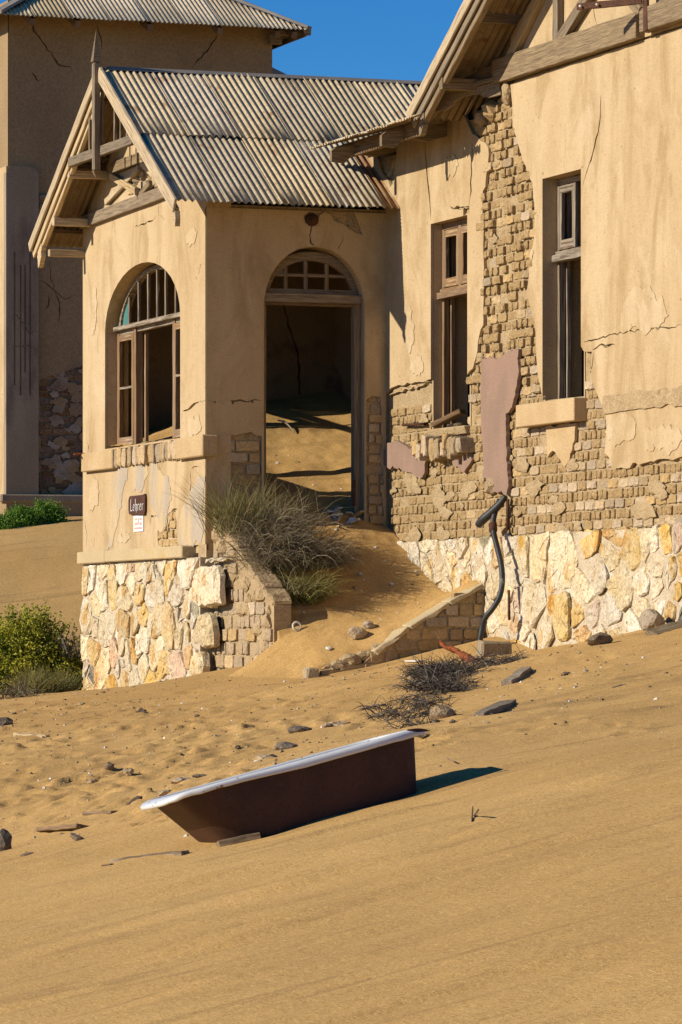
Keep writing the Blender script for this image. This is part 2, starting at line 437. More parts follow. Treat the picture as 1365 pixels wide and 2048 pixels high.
def slab(name, loops, fr, t0, t1, m, parent=None):
    """a plate with an even-odd outline, real thickness and closed edges"""
    V = []; E = []
    for lp in loops:
        s = len(V); V += [Vector((float(p[0]), float(p[1]))) for p in lp]
        E += [(s + i, s + (i + 1) % len(lp)) for i in range(len(lp))]
    ov, oe, of, _, _, _ = delaunay_2d_cdt(V, E, [], 0, 1e-5)
    P = np.array([(v.x, v.y) for v in ov]); T = np.array([f for f in of if len(f) == 3])
    cen = P[T].mean(1); ins = np.zeros(len(T), bool)
    for lp in loops:
        ins ^= inside(lp, cen)
    T = T[ins]; n = len(P)
    verts = [fr(p[0], p[1], t0) for p in P] + [fr(p[0], p[1], t1) for p in P]
    faces = [tuple(t) for t in T] + [tuple(n + t[::-1]) for t in T]
    cnt = {}
    for t in T:
        for i in range(3):
            a, b = int(t[i]), int(t[(i + 1) % 3])
            if (b, a) in cnt: del cnt[(b, a)]
            else: cnt[(a, b)] = 1
    faces += [(b, a, n + a, n + b) for (a, b) in cnt]
    return fixn(mesh(name, verts, faces, m, parent))
def bevel(o, w=0.008, seg=1):
    bm = bmesh.new(); bm.from_mesh(o.data)
    bmesh.ops.bevel(bm, geom=list(bm.edges), offset=w, segments=seg, affect='EDGES', profile=0.5)
    bm.to_mesh(o.data); bm.free(); return o
def rough_up(o, amp, sc=4.0, seed=0):
    for v in o.data.vertices:
        c = o.matrix_basis @ v.co
        v.co.x += amp * float(vnoise(c.y * sc + seed, c.z * sc + c.x * sc, 1 + seed))
        v.co.y += amp * float(vnoise(c.x * sc + seed, c.z * sc + c.y * sc, 2 + seed))
        v.co.z += amp * float(vnoise(c.x * sc + seed, c.y * sc - c.z * sc, 3 + seed))
    return o
def box(name, p0, p1, m, parent=None, bv=0.006):
    x0, y0, z0 = [min(a, b) for a, b in zip(p0, p1)]; x1, y1, z1 = [max(a, b) for a, b in zip(p0, p1)]
    v = [(x0, y0, z0), (x1, y0, z0), (x1, y1, z0), (x0, y1, z0), (x0, y0, z1), (x1, y0, z1), (x1, y1, z1), (x0, y1, z1)]
    f = [(3, 2, 1, 0), (4, 5, 6, 7), (0, 1, 5, 4), (1, 2, 6, 5), (2, 3, 7, 6), (3, 0, 4, 7)]
    o = mesh(name, v, f, m, parent)
    if bv: bevel(o, bv)
    return o
def beam(name, a, b, w, h, m, parent=None, up=(0, 0, 1), wear=0.006, seg=8, bv=0.006, taper=1.0):
    """a squared timber from a to b; local X runs along its grain; w = width across, h = height along 'up'"""
    a = Vector([float(q) for q in a]); b = Vector([float(q) for q in b]); x = (b - a); L = x.length; x = x / L
    u = Vector(up); u = (u - x * u.dot(x)); u.normalize(); y = u.cross(x)
    mw = Matrix(((x.x, y.x, u.x, a.x), (x.y, y.y, u.y, a.y), (x.z, y.z, u.z, a.z), (0, 0, 0, 1)))
    rs = np.random.RandomState(int(abs(a.x * 131 + a.y * 77 + a.z * 53 + L * 911)) % 99991)
    V = []; Fc = []
    seg = max(1, min(seg, int(L / 0.12) + 1))
    for i in range(seg + 1):
        t = i / seg; k = 1 + (taper - 1) * t
        for (cy, cz) in ((-1, -1), (1, -1), (1, 1), (-1, 1)):
            V.append((L * t, cy * w / 2 * k + wear * (rs.rand() - 0.5), cz * h / 2 * k + wear * (rs.rand() - 0.5)))
    for i in range(seg):
        s = 4 * i
        for k in range(4):
            Fc.append((s + k, s + (k + 1) % 4, s + 4 + (k + 1) % 4, s + 4 + k))
    Fc.append((3, 2, 1, 0)); e = 4 * seg; Fc.append((e, e + 1, e + 2, e + 3))
    o = mesh(name, V, Fc, m, parent, mw=mw); fixn(o)
    if bv:
        bm = bmesh.new(); bm.from_mesh(o.data)
        ed = [q for q in bm.edges if q.calc_face_angle(0) > 0.6]
        bmesh.ops.bevel(bm, geom=ed, offset=bv, segments=1, affect='EDGES'); bm.to_mesh(o.data); bm.free()
    return o
def tube(name, pts, rad, m, parent=None, n=8, caps=True):
    P = [Vector([float(q) for q in p]) for p in pts]; V = []; Fc = []
    u = None
    for i, p in enumerate(P):
        d = (P[min(i + 1, len(P) - 1)] - P[max(i - 1, 0)]).normalized()
        if u is None:
            u = d.orthogonal().normalized()
        u = (u - d * u.dot(d)).normalized(); w = d.cross(u)
        r = rad[i] if isinstance(rad, (list, tuple)) else rad
        for k in range(n):
            t = 2 * math.pi * k / n; V.append(p + u * (r * math.cos(t)) + w * (r * math.sin(t)))
    for i in range(len(P) - 1):
        for k in range(n):
            Fc.append((i * n + k, i * n + (k + 1) % n, (i + 1) * n + (k + 1) % n, (i + 1) * n + k))
    if caps:
        Fc.append(tuple(range(n))[::-1]); e = (len(P) - 1) * n; Fc.append(tuple(e + k for k in range(n)))
    return mesh(name, V, Fc, m, parent, smooth=True)
def smooth_path(pts, k=6):
    P = [np.array(p, float) for p in pts]; out = []
    for i in range(len(P) - 1):
        p0 = P[max(i - 1, 0)]; p1 = P[i]; p2 = P[i + 1]; p3 = P[min(i + 2, len(P) - 1)]
        for j in range(k):
            t = j / k
            out.append(0.5 * (2 * p1 + (p2 - p0) * t + (2 * p0 - 5 * p1 + 4 * p2 - p3) * t * t + (3 * p1 - p0 - 3 * p2 + p3) * t ** 3))
    out.append(P[-1]); return out
def tps(pts, smooth=1e-4):
    A = np.array(pts, float); n = len(A)
    def U(r2):
        return np.where(r2 > 1e-12, r2 * np.log(np.maximum(r2, 1e-12)), 0)
    d2 = ((A[:, None, :2] - A[None, :, :2]) ** 2).sum(-1)
    K = U(d2) + smooth * np.eye(n); Pm = np.c_[np.ones(n), A[:, :2]]
    S = np.block([[K, Pm], [Pm.T, np.zeros((3, 3))]]); w = np.linalg.solve(S, np.r_[A[:, 2], 0, 0, 0])
    def f(x, y):
        x = np.asarray(x, float); y = np.asarray(y, float)
        r = w[n] + w[n + 1] * x + w[n + 2] * y
        for i in range(n):
            r = r + w[i] * U((x - A[i, 0]) ** 2 + (y - A[i, 1]) ** 2)
        return r
    return f
def grid(name, X, Y, Z, m, smooth=True):
    r, c = X.shape
    V = np.stack([X, Y, Z], -1).reshape(-1, 3)
    i = np.arange((r - 1) * (c - 1)); a = (i // (c - 1)) * c + i % (c - 1)
    Fc = np.stack([a, a + 1, a + c + 1, a + c], -1)
    me = bpy.data.meshes.new(name)
    me.vertices.add(len(V)); me.vertices.foreach_set('co', V.ravel())
    me.loops.add(len(Fc) * 4); me.loops.foreach_set('vertex_index', Fc.ravel().astype(np.int32))
    me.polygons.add(len(Fc)); me.polygons.foreach_set('loop_start', (np.arange(len(Fc)) * 4).astype(np.int32))
    me.update(calc_edges=True); me.validate()
    me.polygons.foreach_set('use_smooth', [smooth] * len(Fc))
    me.materials.append(m)
    o = bpy.data.objects.new(name, me); link(o)
    if me.polygons[len(Fc) // 2].normal.z < 0:
        me.flip_normals()
    return o
# ------------------------------------------------------------------ dimensions of the house (metres; z = 0 is eye level)
W = float(on_y(773, 1040, 0)[0])              # main facade plane X = W, porch facade plane X = 0, door wall plane Y = 0
WL = lambda px, py: tuple(on_x(px, py, W)[1:])
PL = lambda px, py: tuple(on_x(px, py, 0.0)[1:])
DL = lambda px, py: (float(on_y(px, py, 0.0)[0]), float(on_y(px, py, 0.0)[2]))

# ------------------------------------------------------------------ ground
_cp = []
def g_px(px, py, D):
    p = on_d(px, py, D); d, u = du(p); _cp.append((d, u, p[2]))
for d, zc, sl in ((6, -1.75, .17), (12, -1.62, .19), (17, -1.43, .205), (22, -1.21, .215), (25, -1.10, .22)):
    for u in (-5, -2.5, 0, 2.5, 5):
        _cp.append((d, u, zc + sl * u))
for px, py, D in ((200, 1735, 27.2), (300, 1712, 27.3), (388, 1695, 27.3), (520, 1672, 27.35), (650, 1636, 27.4), (740, 1612, 27.5), (825, 1592, 27.6), (980, 1541, 27.9),
                  (1150, 1500, 28.3), (1365, 1470, 28.6), (0, 1690, 31.5), (100, 1655, 32), (330, 1600, 31), (560, 1530, 31.5), (843, 1475, 31.5),
                  (0, 1540, 37.5), (200, 1515, 37.5), (420, 1482, 37.5), (650, 1452, 37.5), (860, 1415, 37.5), (1080, 1372, 37.5), (1365, 1340, 36),
                  (0, 1445, 44.5), (200, 1412, 46), (420, 1385, 46.5), (600, 1368, 45.5), (760, 1345, 45), (900, 1318, 44.5), (1030, 1310, 44), (1150, 1300, 42.5), (1300, 1268, 41)):
    g_px(px, py, D)
def g_w(x, y, z):
    d, u = du((x, y, z)); _cp.append((d, u, z))
for px, py, X in ((975, 1278, W - .1), (1040, 1297, W - .1), (1100, 1311, W - .1), (1200, 1299, W - .1), (1290, 1268, W - .1), (1365, 1251, W - .1),
                  (165, 1398, -.2), (235, 1394, -.2), (300, 1385, -.2), (360, 1374, -.2), (420, 1360, -.2), (490, 1335, 0.0)):
    p = on_x(px, py, X); g_w(p[0], p[1], p[2])
for x, y, z in ((.3, -3.2, -.30), (1.2, -3.2, -.12), (W, -3.2, .08), (.6, -1.5, -.2), (1.5, -1.0, -.15), (1, 2, -.3), (4, 2, 0), (4, -4, .2), (4, -9, .4), (1, 5, -.4), (5, 6, .2), (9, 3, .6), (9, -6, 1.0)):
    g_w(x, y, z)
for px, py, D in ((60, 1392, 50.5), (150, 1392, 52), (30, 1380, 57), (140, 1375, 57.5), (30, 1200, 63.5), (140, 1195, 63.5), (10, 1110, 66), (150, 1105, 66), (20, 1046, 71), (150, 1036, 71), (400, 1030, 72), (560, 1020, 74)):
    g_px(px, py, D)
for d, u, z in ((80, -9, 2.2), (80, 0, 2.6), (80, 8, 3.0), (60, -9, .3), (60, 9, 1.6), (44, -8, -1.2), (30, -8, -2.5), (30, 8, .5), (44, 8, 1.2)):
    _cp.append((d, u, z))
_terr = tps(_cp, 0.004)
DENTS = []
_rd = np.random.RandomState(5)
def _dent_add(px0, px1, py0, py1, n, r0, r1, h0, h1):
    for _ in range(n):
        DENTS.append((_rd.uniform(px0, px1), _rd.uniform(py0, py1), _rd.uniform(r0, r1), _rd.uniform(h0, h1)))
_dent_add(0, 560, 1410, 1640, 300, .05, .15, .020, .045)
_dent_add(300, 900, 1380, 1520, 110, .06, .15, .014, .034)
_dent_add(850, 1365, 1300, 1470, 70, .05, .11, .010, .024)
def g_base(x, y):
    dx = np.asarray(x, float) - CAM[0]; dy = np.asarray(y, float) - CAM[1]
    d = dx * DV[0] + dy * DV[1]; u = dx * RV[0] + dy * RV[1]
    return _terr(np.clip(d, 6, 80), np.clip(u, -9, 9)), d, u
_dent_xy = None
def ground_z(x, y):
    z, d, u = g_base(x, y)
    # wind streaks running up the slope, broad undulation
    a = R(24); s = d * math.cos(a) - u * math.sin(a) * 1.0; t = u * math.cos(a) + d * math.sin(a)
    near = np.clip((90 - d) / 50, 0, 1)
    z = z + near * (0.045 * fbm(t * 0.28, s * 0.9, 3, 3) + 0.026 * fbm(t * 0.8, s * 3.1, 5, 3) + 0.009 * fbm(t * 1.7, s * 7.5, 6, 2) + 0.060 * np.clip(fbm(t * 0.75, s * 3.4, 61, 3) - .16, 0, 1))
    mid = np.clip((d - 26) / 6, 0, 1) * np.clip((49 - d) / 4, 0, 1)
    z = z + mid * (0.032 * fbm(u * 1.5, d * 1.3, 8, 4))
    if _dent_xy is not None:
        for (cx, cy, r, h) in _dent_xy:
            q = ((x - cx) ** 2 + (y - cy) ** 2) / (r * r)
            if np.ndim(q) == 0:
                z = z + (h * (-math.exp(-q * 1.6) + 0.55 * math.exp(-((q ** .5 - 1.25) ** 2) * 6)) if q < 6 else 0)
            else:
                k = q < 6
                if k.any():
                    qq = q[k]; z[k] += h * (-np.exp(-qq * 1.6) + 0.55 * np.exp(-((np.sqrt(qq) - 1.25) ** 2) * 6))
    return z
def hit(px, py, d0=8.0, d1=90.0):
    """where the sight line through a photo pixel meets the sand"""
    D = np.linspace(d0, d1, 1600); v = ray(px, py)
    P = CAM[None, :] + D[:, None] * v[None, :]
    z, _, _ = g_base(P[:, 0], P[:, 1]); k = np.where(P[:, 2] <= z)[0]
    i = k[0] if len(k) else len(D) - 1
    p = P[i]
    return np.array([p[0], p[1], float(ground_z(np.array([p[0]]), np.array([p[1]]))[0])])
_tmp = []
for (px, py, r, h) in DENTS:
    p = hit(px, py); _tmp.append((p[0], p[1], r, h))
_dent_xy = _tmp
def gz(x, y):
    return float(ground_z(np.array([float(x)]), np.array([float(y)]))[0])

_uu = np.r_[-900, -300, -120, -60, -30, -18, np.linspace(-12, -7, 14)[:-1], np.linspace(-7, 7, 330), np.linspace(7, 12, 14)[1:], 18, 30, 60, 120, 300, 900]
_dd = np.r_[-900, -300, -100, -40, -15, -4, 2, 6, 9, 11, np.geomspace(12.5, 52, 640), np.linspace(52, 80, 90)[1:], np.geomspace(80, 110, 12)[1:], 140, 200, 320, 600, 1600]
GU, GD = np.meshgrid(_uu, _dd)
GX = CAM[0] + GD * DV[0] + GU * RV[0]; GY = CAM[1] + GD * DV[1] + GU * RV[1]
ground = structure(grid('sand_ground', GX, GY, ground_z(GX, GY), M['sand']))

# sand that has blown up the steps and through the door into the porch room
_rc = [(.7, .0, 1.43), (1.3, 0, 1.42), (1.9, 0, 1.46), (.3, -.6, 1.05), (1, -.6, 1.12), (1.6, -.5, 1.2), (W, -.45, 1.22), (.3, -1.2, .78), (1, -1.2, .80), (W, -1.15, .93),
       (W, -1.6, .73), (1.3, -1.7, .55), (.3, -1.8, .42), (W, -2.4, .62), (W, -3.05, .66), (1.4, -2.4, .36), (.5, -2.4, .14), (1.9, -3.0, .50), (1.5, -3.05, .28), (1.1, -3.05, .06), (.7, -3.05, -.13), (.3, -3.05, -.24), (.3, -2.8, -.12), (.0, -2.7, -.24),
       (.0, -3.5, -.5), (1, -3.5, -.5), (W, -3.5, -.3),
       (1.2, .5, 1.60), (.3, .5, 1.55), (2.2, .6, 1.68), (1.2, 1.5, 2.02), (.2, 1.5, 2.18), (2.4, 1.5, 2.12), (1.2, 2.6, 2.42), (.1, 2.6, 2.36), (2.6, 2.6, 2.55), (1.2, 3.7, 2.86), (.1, 3.7, 2.48), (2.6, 3.7, 2.98), (1.2, 4.6, 2.85), (.1, 4.6, 2.5), (3.1, 4.6, 3.25), (3.2, 2, 2.4)]
_ramp = tps(_rc, 0.01)
def ramp_z(x, y):
    x = np.asarray(x, float); y = np.asarray(y, float)
    z = _ramp(x, y) + 0.045 * fbm(x * 2.3, y * 2.3, 31, 4)
    # half buried treads show as soft ledges
    st = np.clip((-y + .1) / .4, 0, 9); fr = st - np.floor(st)
    m = np.clip((-y) / .3, 0, 1) * np.clip((2.6 + y) / .6, 0, 1) * np.clip((1.75 - x) / .6, 0, 1)
    z = z + m * 0.05 * (np.clip(fr * 4, 0, 1) - .5) * (0.4 + fbm(x * 1.2, y * 1.2, 41, 2))
    # little wave of drift across the threshold
    z = z + 0.05 * np.exp(-((y - .35) / .1) ** 2) * (0.5 + 1.5 * vnoise(x * 2.2, 3.3, 44)) + 0.06 * np.exp(-((y - .12 - .1 * vnoise(x * 2, 7, 3)) / .1) ** 2) * (0.5 + 1.6 * vnoise(x * 2.6, 9.3, 47))
    return z
def rz(x, y):
    return float(ramp_z(np.array([float(x)]), np.array([float(y)]))[0])
def hit_ramp(px, py):
    D = np.linspace(44, 58, 900); v = ray(px, py); P = CAM[None] + D[:, None] * v[None]
    z = ramp_z(P[:, 0], P[:, 1]); k = np.where(P[:, 2] <= z)[0]; i = k[0] if len(k) else 0
    return np.array([P[i][0], P[i][1], float(z[i])])
_rx = np.linspace(-.75, W + .02, 130); _ry = np.linspace(-3.9, .12, 220)
RX, RY = np.meshgrid(_rx, _ry)
_sm = lambda t: np.clip(t, 0, 1) ** 2 * (3 - 2 * np.clip(t, 0, 1))
_rg = ramp_z(RX, RY); _gg = ground_z(RX.copy(), RY.copy())
_end = .22 + 0 * RX                                     # the low side wall starts here
_wy = np.where(RX > _end, np.where(RY > -3.0, 1.0, -.6), _sm((RY + 3.8) / 1.3) * 1.06 - .06)
_wx = np.where(RY < -2.15, _sm((RX + .7) / 1.1) * 1.06 - .06, np.where(RX > .12, 1.0, -1.0))
_skirt = _gg - .02 + (_rg - _gg + .02) * np.minimum(_wx, _wy)
_skirt = np.where((RX > _end) & (RY < -3.0), np.minimum(_gg, _rg) - .25, _skirt)
_skirt = np.where((RY > -2.12) & (RX < .12), -1.0, _skirt)
structure(grid('sand_drift', RX, RY, _skirt, M['sand']))
_rx = np.linspace(.06, 3.25, 90); _ry = np.linspace(.121, 4.66, 150)
RX, RY = np.meshgrid(_rx, _ry)
structure(grid('room_sand_drift', RX, RY, ramp_z(RX, RY), M['sand']))
# ------------------------------------------------------------------ masonry pieces
M['brick_b'] = mat('adobe_brick_block', (0.47, 0.33, 0.175), (0.39, 0.265, 0.135), 2.0, c3=(0.53, 0.40, 0.24), s3=1.4, t3=(0.6, 0.75), speck=0.3,
                   speck_scale=9, bump=0.7, bdist=0.015, bscale=7, vary=0.2)
M['brick_dark_b'] = mat('dark_brick_block', (0.20, 0.12, 0.07), (0.28, 0.18, 0.11), 2.0, speck=0.3, speck_scale=9, bump=0.9, bdist=0.03, bscale=7, vary=0.25)

def brick_mesh(name, m, seed, wear=1.0):
    """unit block, front at y = -0.5, worn edges and an uneven face"""
    rs = np.random.RandomState(seed); V = []; Fc = []
    xs = [-.5, -.44, -.15, .15, .44, .5]; zs = [-.5, -.40, 0, .40, .5]
    for i, x in enumerate(xs):
        for j, z in enumerate(zs):
            e = (i in (0, 5)) + (j in (0, 4)); y = -.5 + ((0.055 * (i in (0, 5)) + 0.04 * (j in (0, 4))) * wear) + rs.uniform(-.045, .045) * wear
            k = 1 - 0.05 * wear * (e == 2)
            V.append((x * k + rs.uniform(-.018, .018) * wear, y, z * k + rs.uniform(-.05, .05) * wear))
    n = len(V); nz = len(zs)
    for i in range(5):
        for j in range(4):
            a = i * nz + j; Fc.append((a, a + nz, a + nz + 1, a + 1))
    rim = [(i * nz) for i in range(6)] + [5 * nz + j for j in range(1, 5)] + [(i * nz + 4) for i in range(4, -1, -1)] + [j for j in range(3, 0, -1)]
    for q in rim:
        V.append((V[q][0], .5, V[q][2]))
    m_ = len(rim)
    for i in range(m_):
        a, b = rim[i], rim[(i + 1) % m_]; Fc.append((b, a, n + i, n + (i + 1) % m_))
    me = bpy.data.meshes.new(name); me.from_pydata(V, [], Fc); me.materials.append(m)
    bm = bmesh.new(); bm.from_mesh(me); bmesh.ops.recalc_face_normals(bm, faces=bm.faces); bm.to_mesh(me); bm.free()
    me.update()
    return me
BR = [brick_mesh('brick', M['brick_b'], 50 + i, 0.7 + 0.12 * i) for i in range(8)]
BRD = [brick_mesh('dark_brick', M['brick_dark_b'], 80 + i, 0.6) for i in range(4)]
AX_F = Matrix(((0, 1, 0, 0), (-1, 0, 0, 0), (0, 0, 1, 0), (0, 0, 0, 1)))
AX_S = Matrix.Identity(4)
def place_brick(me, pos, ax, L, dep, h, parent, tilt=0.0, rs=RNG):
    mw = Matrix.Translation(Vector(pos)) @ ax @ Matrix.Rotation(rs.uniform(-1, 1) * tilt, 4, 'Y') @ Matrix.Diagonal((L, dep, h, 1))
    o = bpy.data.objects.new('brick', me); o.matrix_basis = mw
    COL.objects.link(o); o.parent = parent; o.matrix_parent_inverse = WM[parent.name].inverted()
    return o
class Bricks:
    """collects brick placements; the nearest ones become objects, the rest one joined part"""
    def __init__(s): s.items = []
    def add(s, me, pos, ax, L, dep, h, parent, tilt=0.03):
        s.items.append((me, tuple(pos), ax, L, dep, h, parent, tilt))
    def build(s, limit, stuff_name, stuff_mat):
        key = lambda it: -(it[3] * it[5]) / (du(it[1])[0] ** 2) * (0.342 if it[2] is AX_F else 0.94) * (1.6 if it[1][2] > 1.2 else 1)
        s.items.sort(key=key); rest = {}
        for i, it in enumerate(s.items):
            if i < limit:
                place_brick(*it[:6], it[6], it[7])
            else:
                rest.setdefault(it[6].name, []).append(it)
        for pn, its in rest.items():
            bm = bmesh.new()
            for it in its:
                t = bmesh.new(); t.from_mesh(it[0])
                t.transform(Matrix.Translation(Vector(it[1])) @ it[2] @ Matrix.Rotation(RNG.uniform(-1, 1) * it[7], 4, 'Y') @ Matrix.Diagonal((it[3], it[4], it[5], 1)))
                tm = bpy.data.meshes.new('t'); t.to_mesh(tm); t.free(); bm.from_mesh(tm); bpy.data.meshes.remove(tm)
            me = bpy.data.meshes.new(stuff_name); bm.to_mesh(me); bm.free(); me.materials.clear(); me.materials.append(stuff_mat)
            o = bpy.data.objects.new(stuff_name, me); link(o, its[0][6]); o['kind'] = 'stuff'
BK = Bricks()
def brick_field(fr_pos, ax, a0, a1, b0, b1, shown, parent, course=0.104, stretch=0.26, head=0.132, face=0.02, dep=0.14, rough=0.012, seed=0, skip=0.02, me=BR, alt=True):
    """courses of stretchers and headers wherever shown(a, b) says the plaster has gone"""
    rs = np.random.RandomState(seed); k0 = 0; b = b0
    while b < b1:
        hd = alt and (k0 % 2 == 1); L = head if hd else stretch
        a = a0 - rs.rand() * L
        while a < a1:
            l = L * rs.uniform(.93, 1.05); lc0, lc1 = max(a, a0), min(a + l, a1)
            if lc1 - lc0 < .05:
                a += l; continue
            c = (lc0 + lc1) / 2; full = l; l = lc1 - lc0
            pts = [(c, b), (c - l * .4, b), (c + l * .4, b), (c, b + course * .35), (c, b - course * .35)]
            if any(shown(*q) for q in pts) and rs.rand() > skip:
                t = face + rs.uniform(-1, 1) * rough
                h = course - 0.017; gap = 0.030 if ax is AX_F else 0.022
                BK.add(me[rs.randint(len(me))], fr_pos(c, b + rs.uniform(-.005, .005), t + dep / 2 + (.020 if rs.rand() < .06 else 0)), ax, l - gap * rs.uniform(.7, 1.4), dep, h * rs.uniform(.90, 1.03), parent, .02)
            a += full
        b += course; k0 += 1

def voronoi(a0, a1, b0, b1, n, seed, relax=2, aspect=1.0):
    rs = np.random.RandomState(seed); P = np.c_[rs.uniform(a0, a1, n), rs.uniform(b0, b1, n)]
    box_ = [(a0, b0), (a1, b0), (a1, b1), (a0, b1)]
    def cells(P):
        out = []
        for i in range(len(P)):
            poly = [np.array(q, float) for q in box_]
            dd = P - P[i]; dd[:, 0] *= aspect
            order = np.argsort((dd ** 2).sum(1))[1:26]
            for j in order:
                n_ = P[j] - P[i]; n_ = n_ * np.array([aspect ** 2, 1.0]); mid = (P[i] + P[j]) / 2
                new = []; m_ = len(poly)
                for k in range(m_):
                    p, q = poly[k], poly[(k + 1) % m_]; dp = (p - mid) @ n_; dq = (q - mid) @ n_
                    if dp <= 0: new.append(p)
                    if dp * dq < 0: new.append(p + (q - p) * dp / (dp - dq))
                poly = new
                if len(poly) < 3: break
            out.append(poly)
        return out
    for _ in range(relax):
        C = cells(P)
        for i, c in enumerate(C):
            if len(c) >= 3: P[i] = 0.45 * P[i] + 0.55 * np.mean(c, 0)
    return cells(P)
STONE_PICK = [('st_white', 30), ('st_cream', 36), ('st_ochre', 20), ('st_orange', 5), ('st_pink', 7), ('st_green', 4), ('st_slate', 2)]
_sp = np.array([w for _, w in STONE_PICK], float); _sp /= _sp.sum()
def stone_piece(poly, fr, parent, seed, m=None, joint=0.03, proud=0.07, base=0.05):
    """one rubble stone: uneven outline, hewn face standing proud of the joint"""
    rs = np.random.RandomState(seed); P = np.array(poly); c = P.mean(0)
    size = np.sqrt(abs(sum(P[i][0] * P[(i + 1) % len(P)][1] - P[(i + 1) % len(P)][0] * P[i][1] for i in range(len(P)))) / 2)
    if size < 0.06: return None
    ring = []
    for i in range(len(P)):
        a, b = P[i], P[(i + 1) % len(P)]; k = max(1, int(np.linalg.norm(b - a) / 0.10))
        for t in range(k):
            ring.append(a + (b - a) * (t / k))
    ring = np.array(ring); n = len(ring)
    sm = (np.roll(ring, 1, 0) + 5 * ring + np.roll(ring, -1, 0)) / 7
    d = c - sm; L = np.linalg.norm(d, axis=1, keepdims=True)
    sm = sm + d / L * np.minimum(joint * rs.uniform(.5, 1.3, (n, 1)), L * .4)
    sm += rs.uniform(-.022, .022, (n, 2))
    tx, ty = rs.uniform(-.10, .10, 2); pr = proud * rs.uniform(.6, 1.25) * min(1.3, max(.5, size / .38))
    V = []; Fc = []
    def put(pts, t):
        for p in pts:
            dq = p - c; V.append(fr(p[0], p[1], t + dq[0] * tx + dq[1] * ty + rs.uniform(-.014, .014)))
    put(sm, base)
    put(sm, base - pr * .62)
    put(c + (sm - c) * .90, base - pr * 1.0)
    put(c + (sm - c) * .45 + rs.uniform(-.03, .03, (n, 2)), base - pr * rs.uniform(.9, 1.12))
    for r_ in range(3):
        for i in range(n):
            a = r_ * n + i; b = r_ * n + (i + 1) % n; Fc.append((a, b, b + n, a + n))
    V.append(fr(c[0], c[1], base - pr * 1.1)); e = len(V) - 1
    for i in range(n):
        Fc.append((3 * n + i, 3 * n + (i + 1) % n, e))
    pick = STONE_PICK[rs.choice(len(_sp), p=_sp)][0]
    if size > .33 and pick in ('st_slate', 'st_green', 'st_orange'): pick = 'st_cream'
    m = m or M[pick]
    o = fixn(mesh('stone', V, Fc, m, parent))
    for pgn in o.data.polygons: pgn.use_smooth = False
    return o

# ------------------------------------------------------------------ the house
house = thing('house', 'large abandoned ochre plastered house with corrugated iron roofs and an arched porch, nearest building', 'house', (1.2, -1.0, 0.0))
ZE = float(on_y(414, 402, -.46)[2]); ZR = float(on_y(400, 146, 2.46)[2]); YR = 2.46      # porch eave and ridge
SL = (ZR - ZE) / (YR + .46)
def porch_roof_z(y): return ZR - abs(y - YR) * SL

# porch facade: rubble base, plastered wall with the arched window, gable
YBL = float(on_x(160, 1250, -.12)[1]); YCL = float(on_x(154, 1122, -.15)[1]); YLL = float(on_x(162, 930, -.075)[1])
PWIN = arch(.97, 3.97, 2.43, 3.88, .73)
gpts = [(4.92, 1.1), (4.92, porch_roof_z(4.92) - .05), (YR, ZR - .06), (.003, porch_roof_z(0) - .05), (.003, 1.1)]
porch_wall = slab('wall', [gpts, PWIN], FX(0), .028, .30, M['plaster'], house)
porch_wall['label'] = 'sunlit porch gable wall with arched window'
_px = lambda L: [PL(x, y) for x, y in L]
hole1 = jag(_px([(318, 1092), (316, 1060), (330, 1058), (336, 1030), (352, 1022), (354, 1046), (356, 1088)]), None, .06, .03, 3)
rub_hole = jag(_px([(262, 388), (268, 362), (285, 340), (312, 348), (324, 368), (300, 382)]), None, .08, .05, 5)
pl_cracks = [crack(_px([(366, 822), (380, 815), (396, 806), (411, 800)]), .035, 1), crack(_px([(366, 824), (364, 838)]), .03, 2),
             crack(_px([(318, 930), (322, 946), (320, 960), (317, 975)]), .05, 3), crack(_px([(382, 940), (383, 965), (380, 990), (374, 1010)]), .035, 4),
             crack(_px([(383, 938), (398, 932)]), .03, 5), crack(_px([(236, 955), (234, 985), (236, 1002)]), .025, 6), crack(_px([(300, 1048), (304, 1032), (314, 1030)]), .035, 7),
             crack(_px([(335, 1064), (338, 1036), (346, 1020), (355, 1018)]), .05, 8), crack(_px([(172, 1100), (174, 1070), (170, 1040)]), .03, 9), crack(_px([(188, 1096), (190, 1074)]), .03, 10),
             crack(_px([(398, 548), (402, 530), (404, 528)]), .04, 11), crack(_px([(392, 552), (393, 560)]), .03, 12), crack(_px([(270, 455), (290, 448), (306, 440), (312, 432)]), .02, 13),
             crack(_px([(318, 404), (318, 432)]), .02, 14), crack(_px([(320, 430), (330, 440)]), .02, 15), crack(_px([(178, 672), (179, 700)]), .02, 16), crack(_px([(196, 665), (197, 706)]), .015, 18),
             crack(_px([(174, 880), (178, 895), (175, 910)]), .03, 17)]
pz = 1.19
pout = [(4.92, pz), (4.92, porch_roof_z(4.92) - .08), (YR, ZR - .1), (.004, porch_roof_z(0) - .08), (.004, pz)]
porch_pl = slab('plaster', [pout, PWIN, hole1, rub_hole] + pl_cracks, FX(0), 0, .03, M['plaster'], porch_wall)
inh = lambda poly: (lambda a, b: bool(inside(poly, [(a, b)])[0]))
brick_field(lambda a, b, t: (t, a, b), AX_F, .5, 2.4, 1.24, 1.9, inh(hole1), porch_wall, face=.004, seed=2)
brick_field(lambda a, b, t: (t, a, b), AX_F, .5, 3.2, 5.0, 6.3, inh(rub_hole), porch_wall, face=.01, rough=.04, seed=3, course=.13, skip=.1)
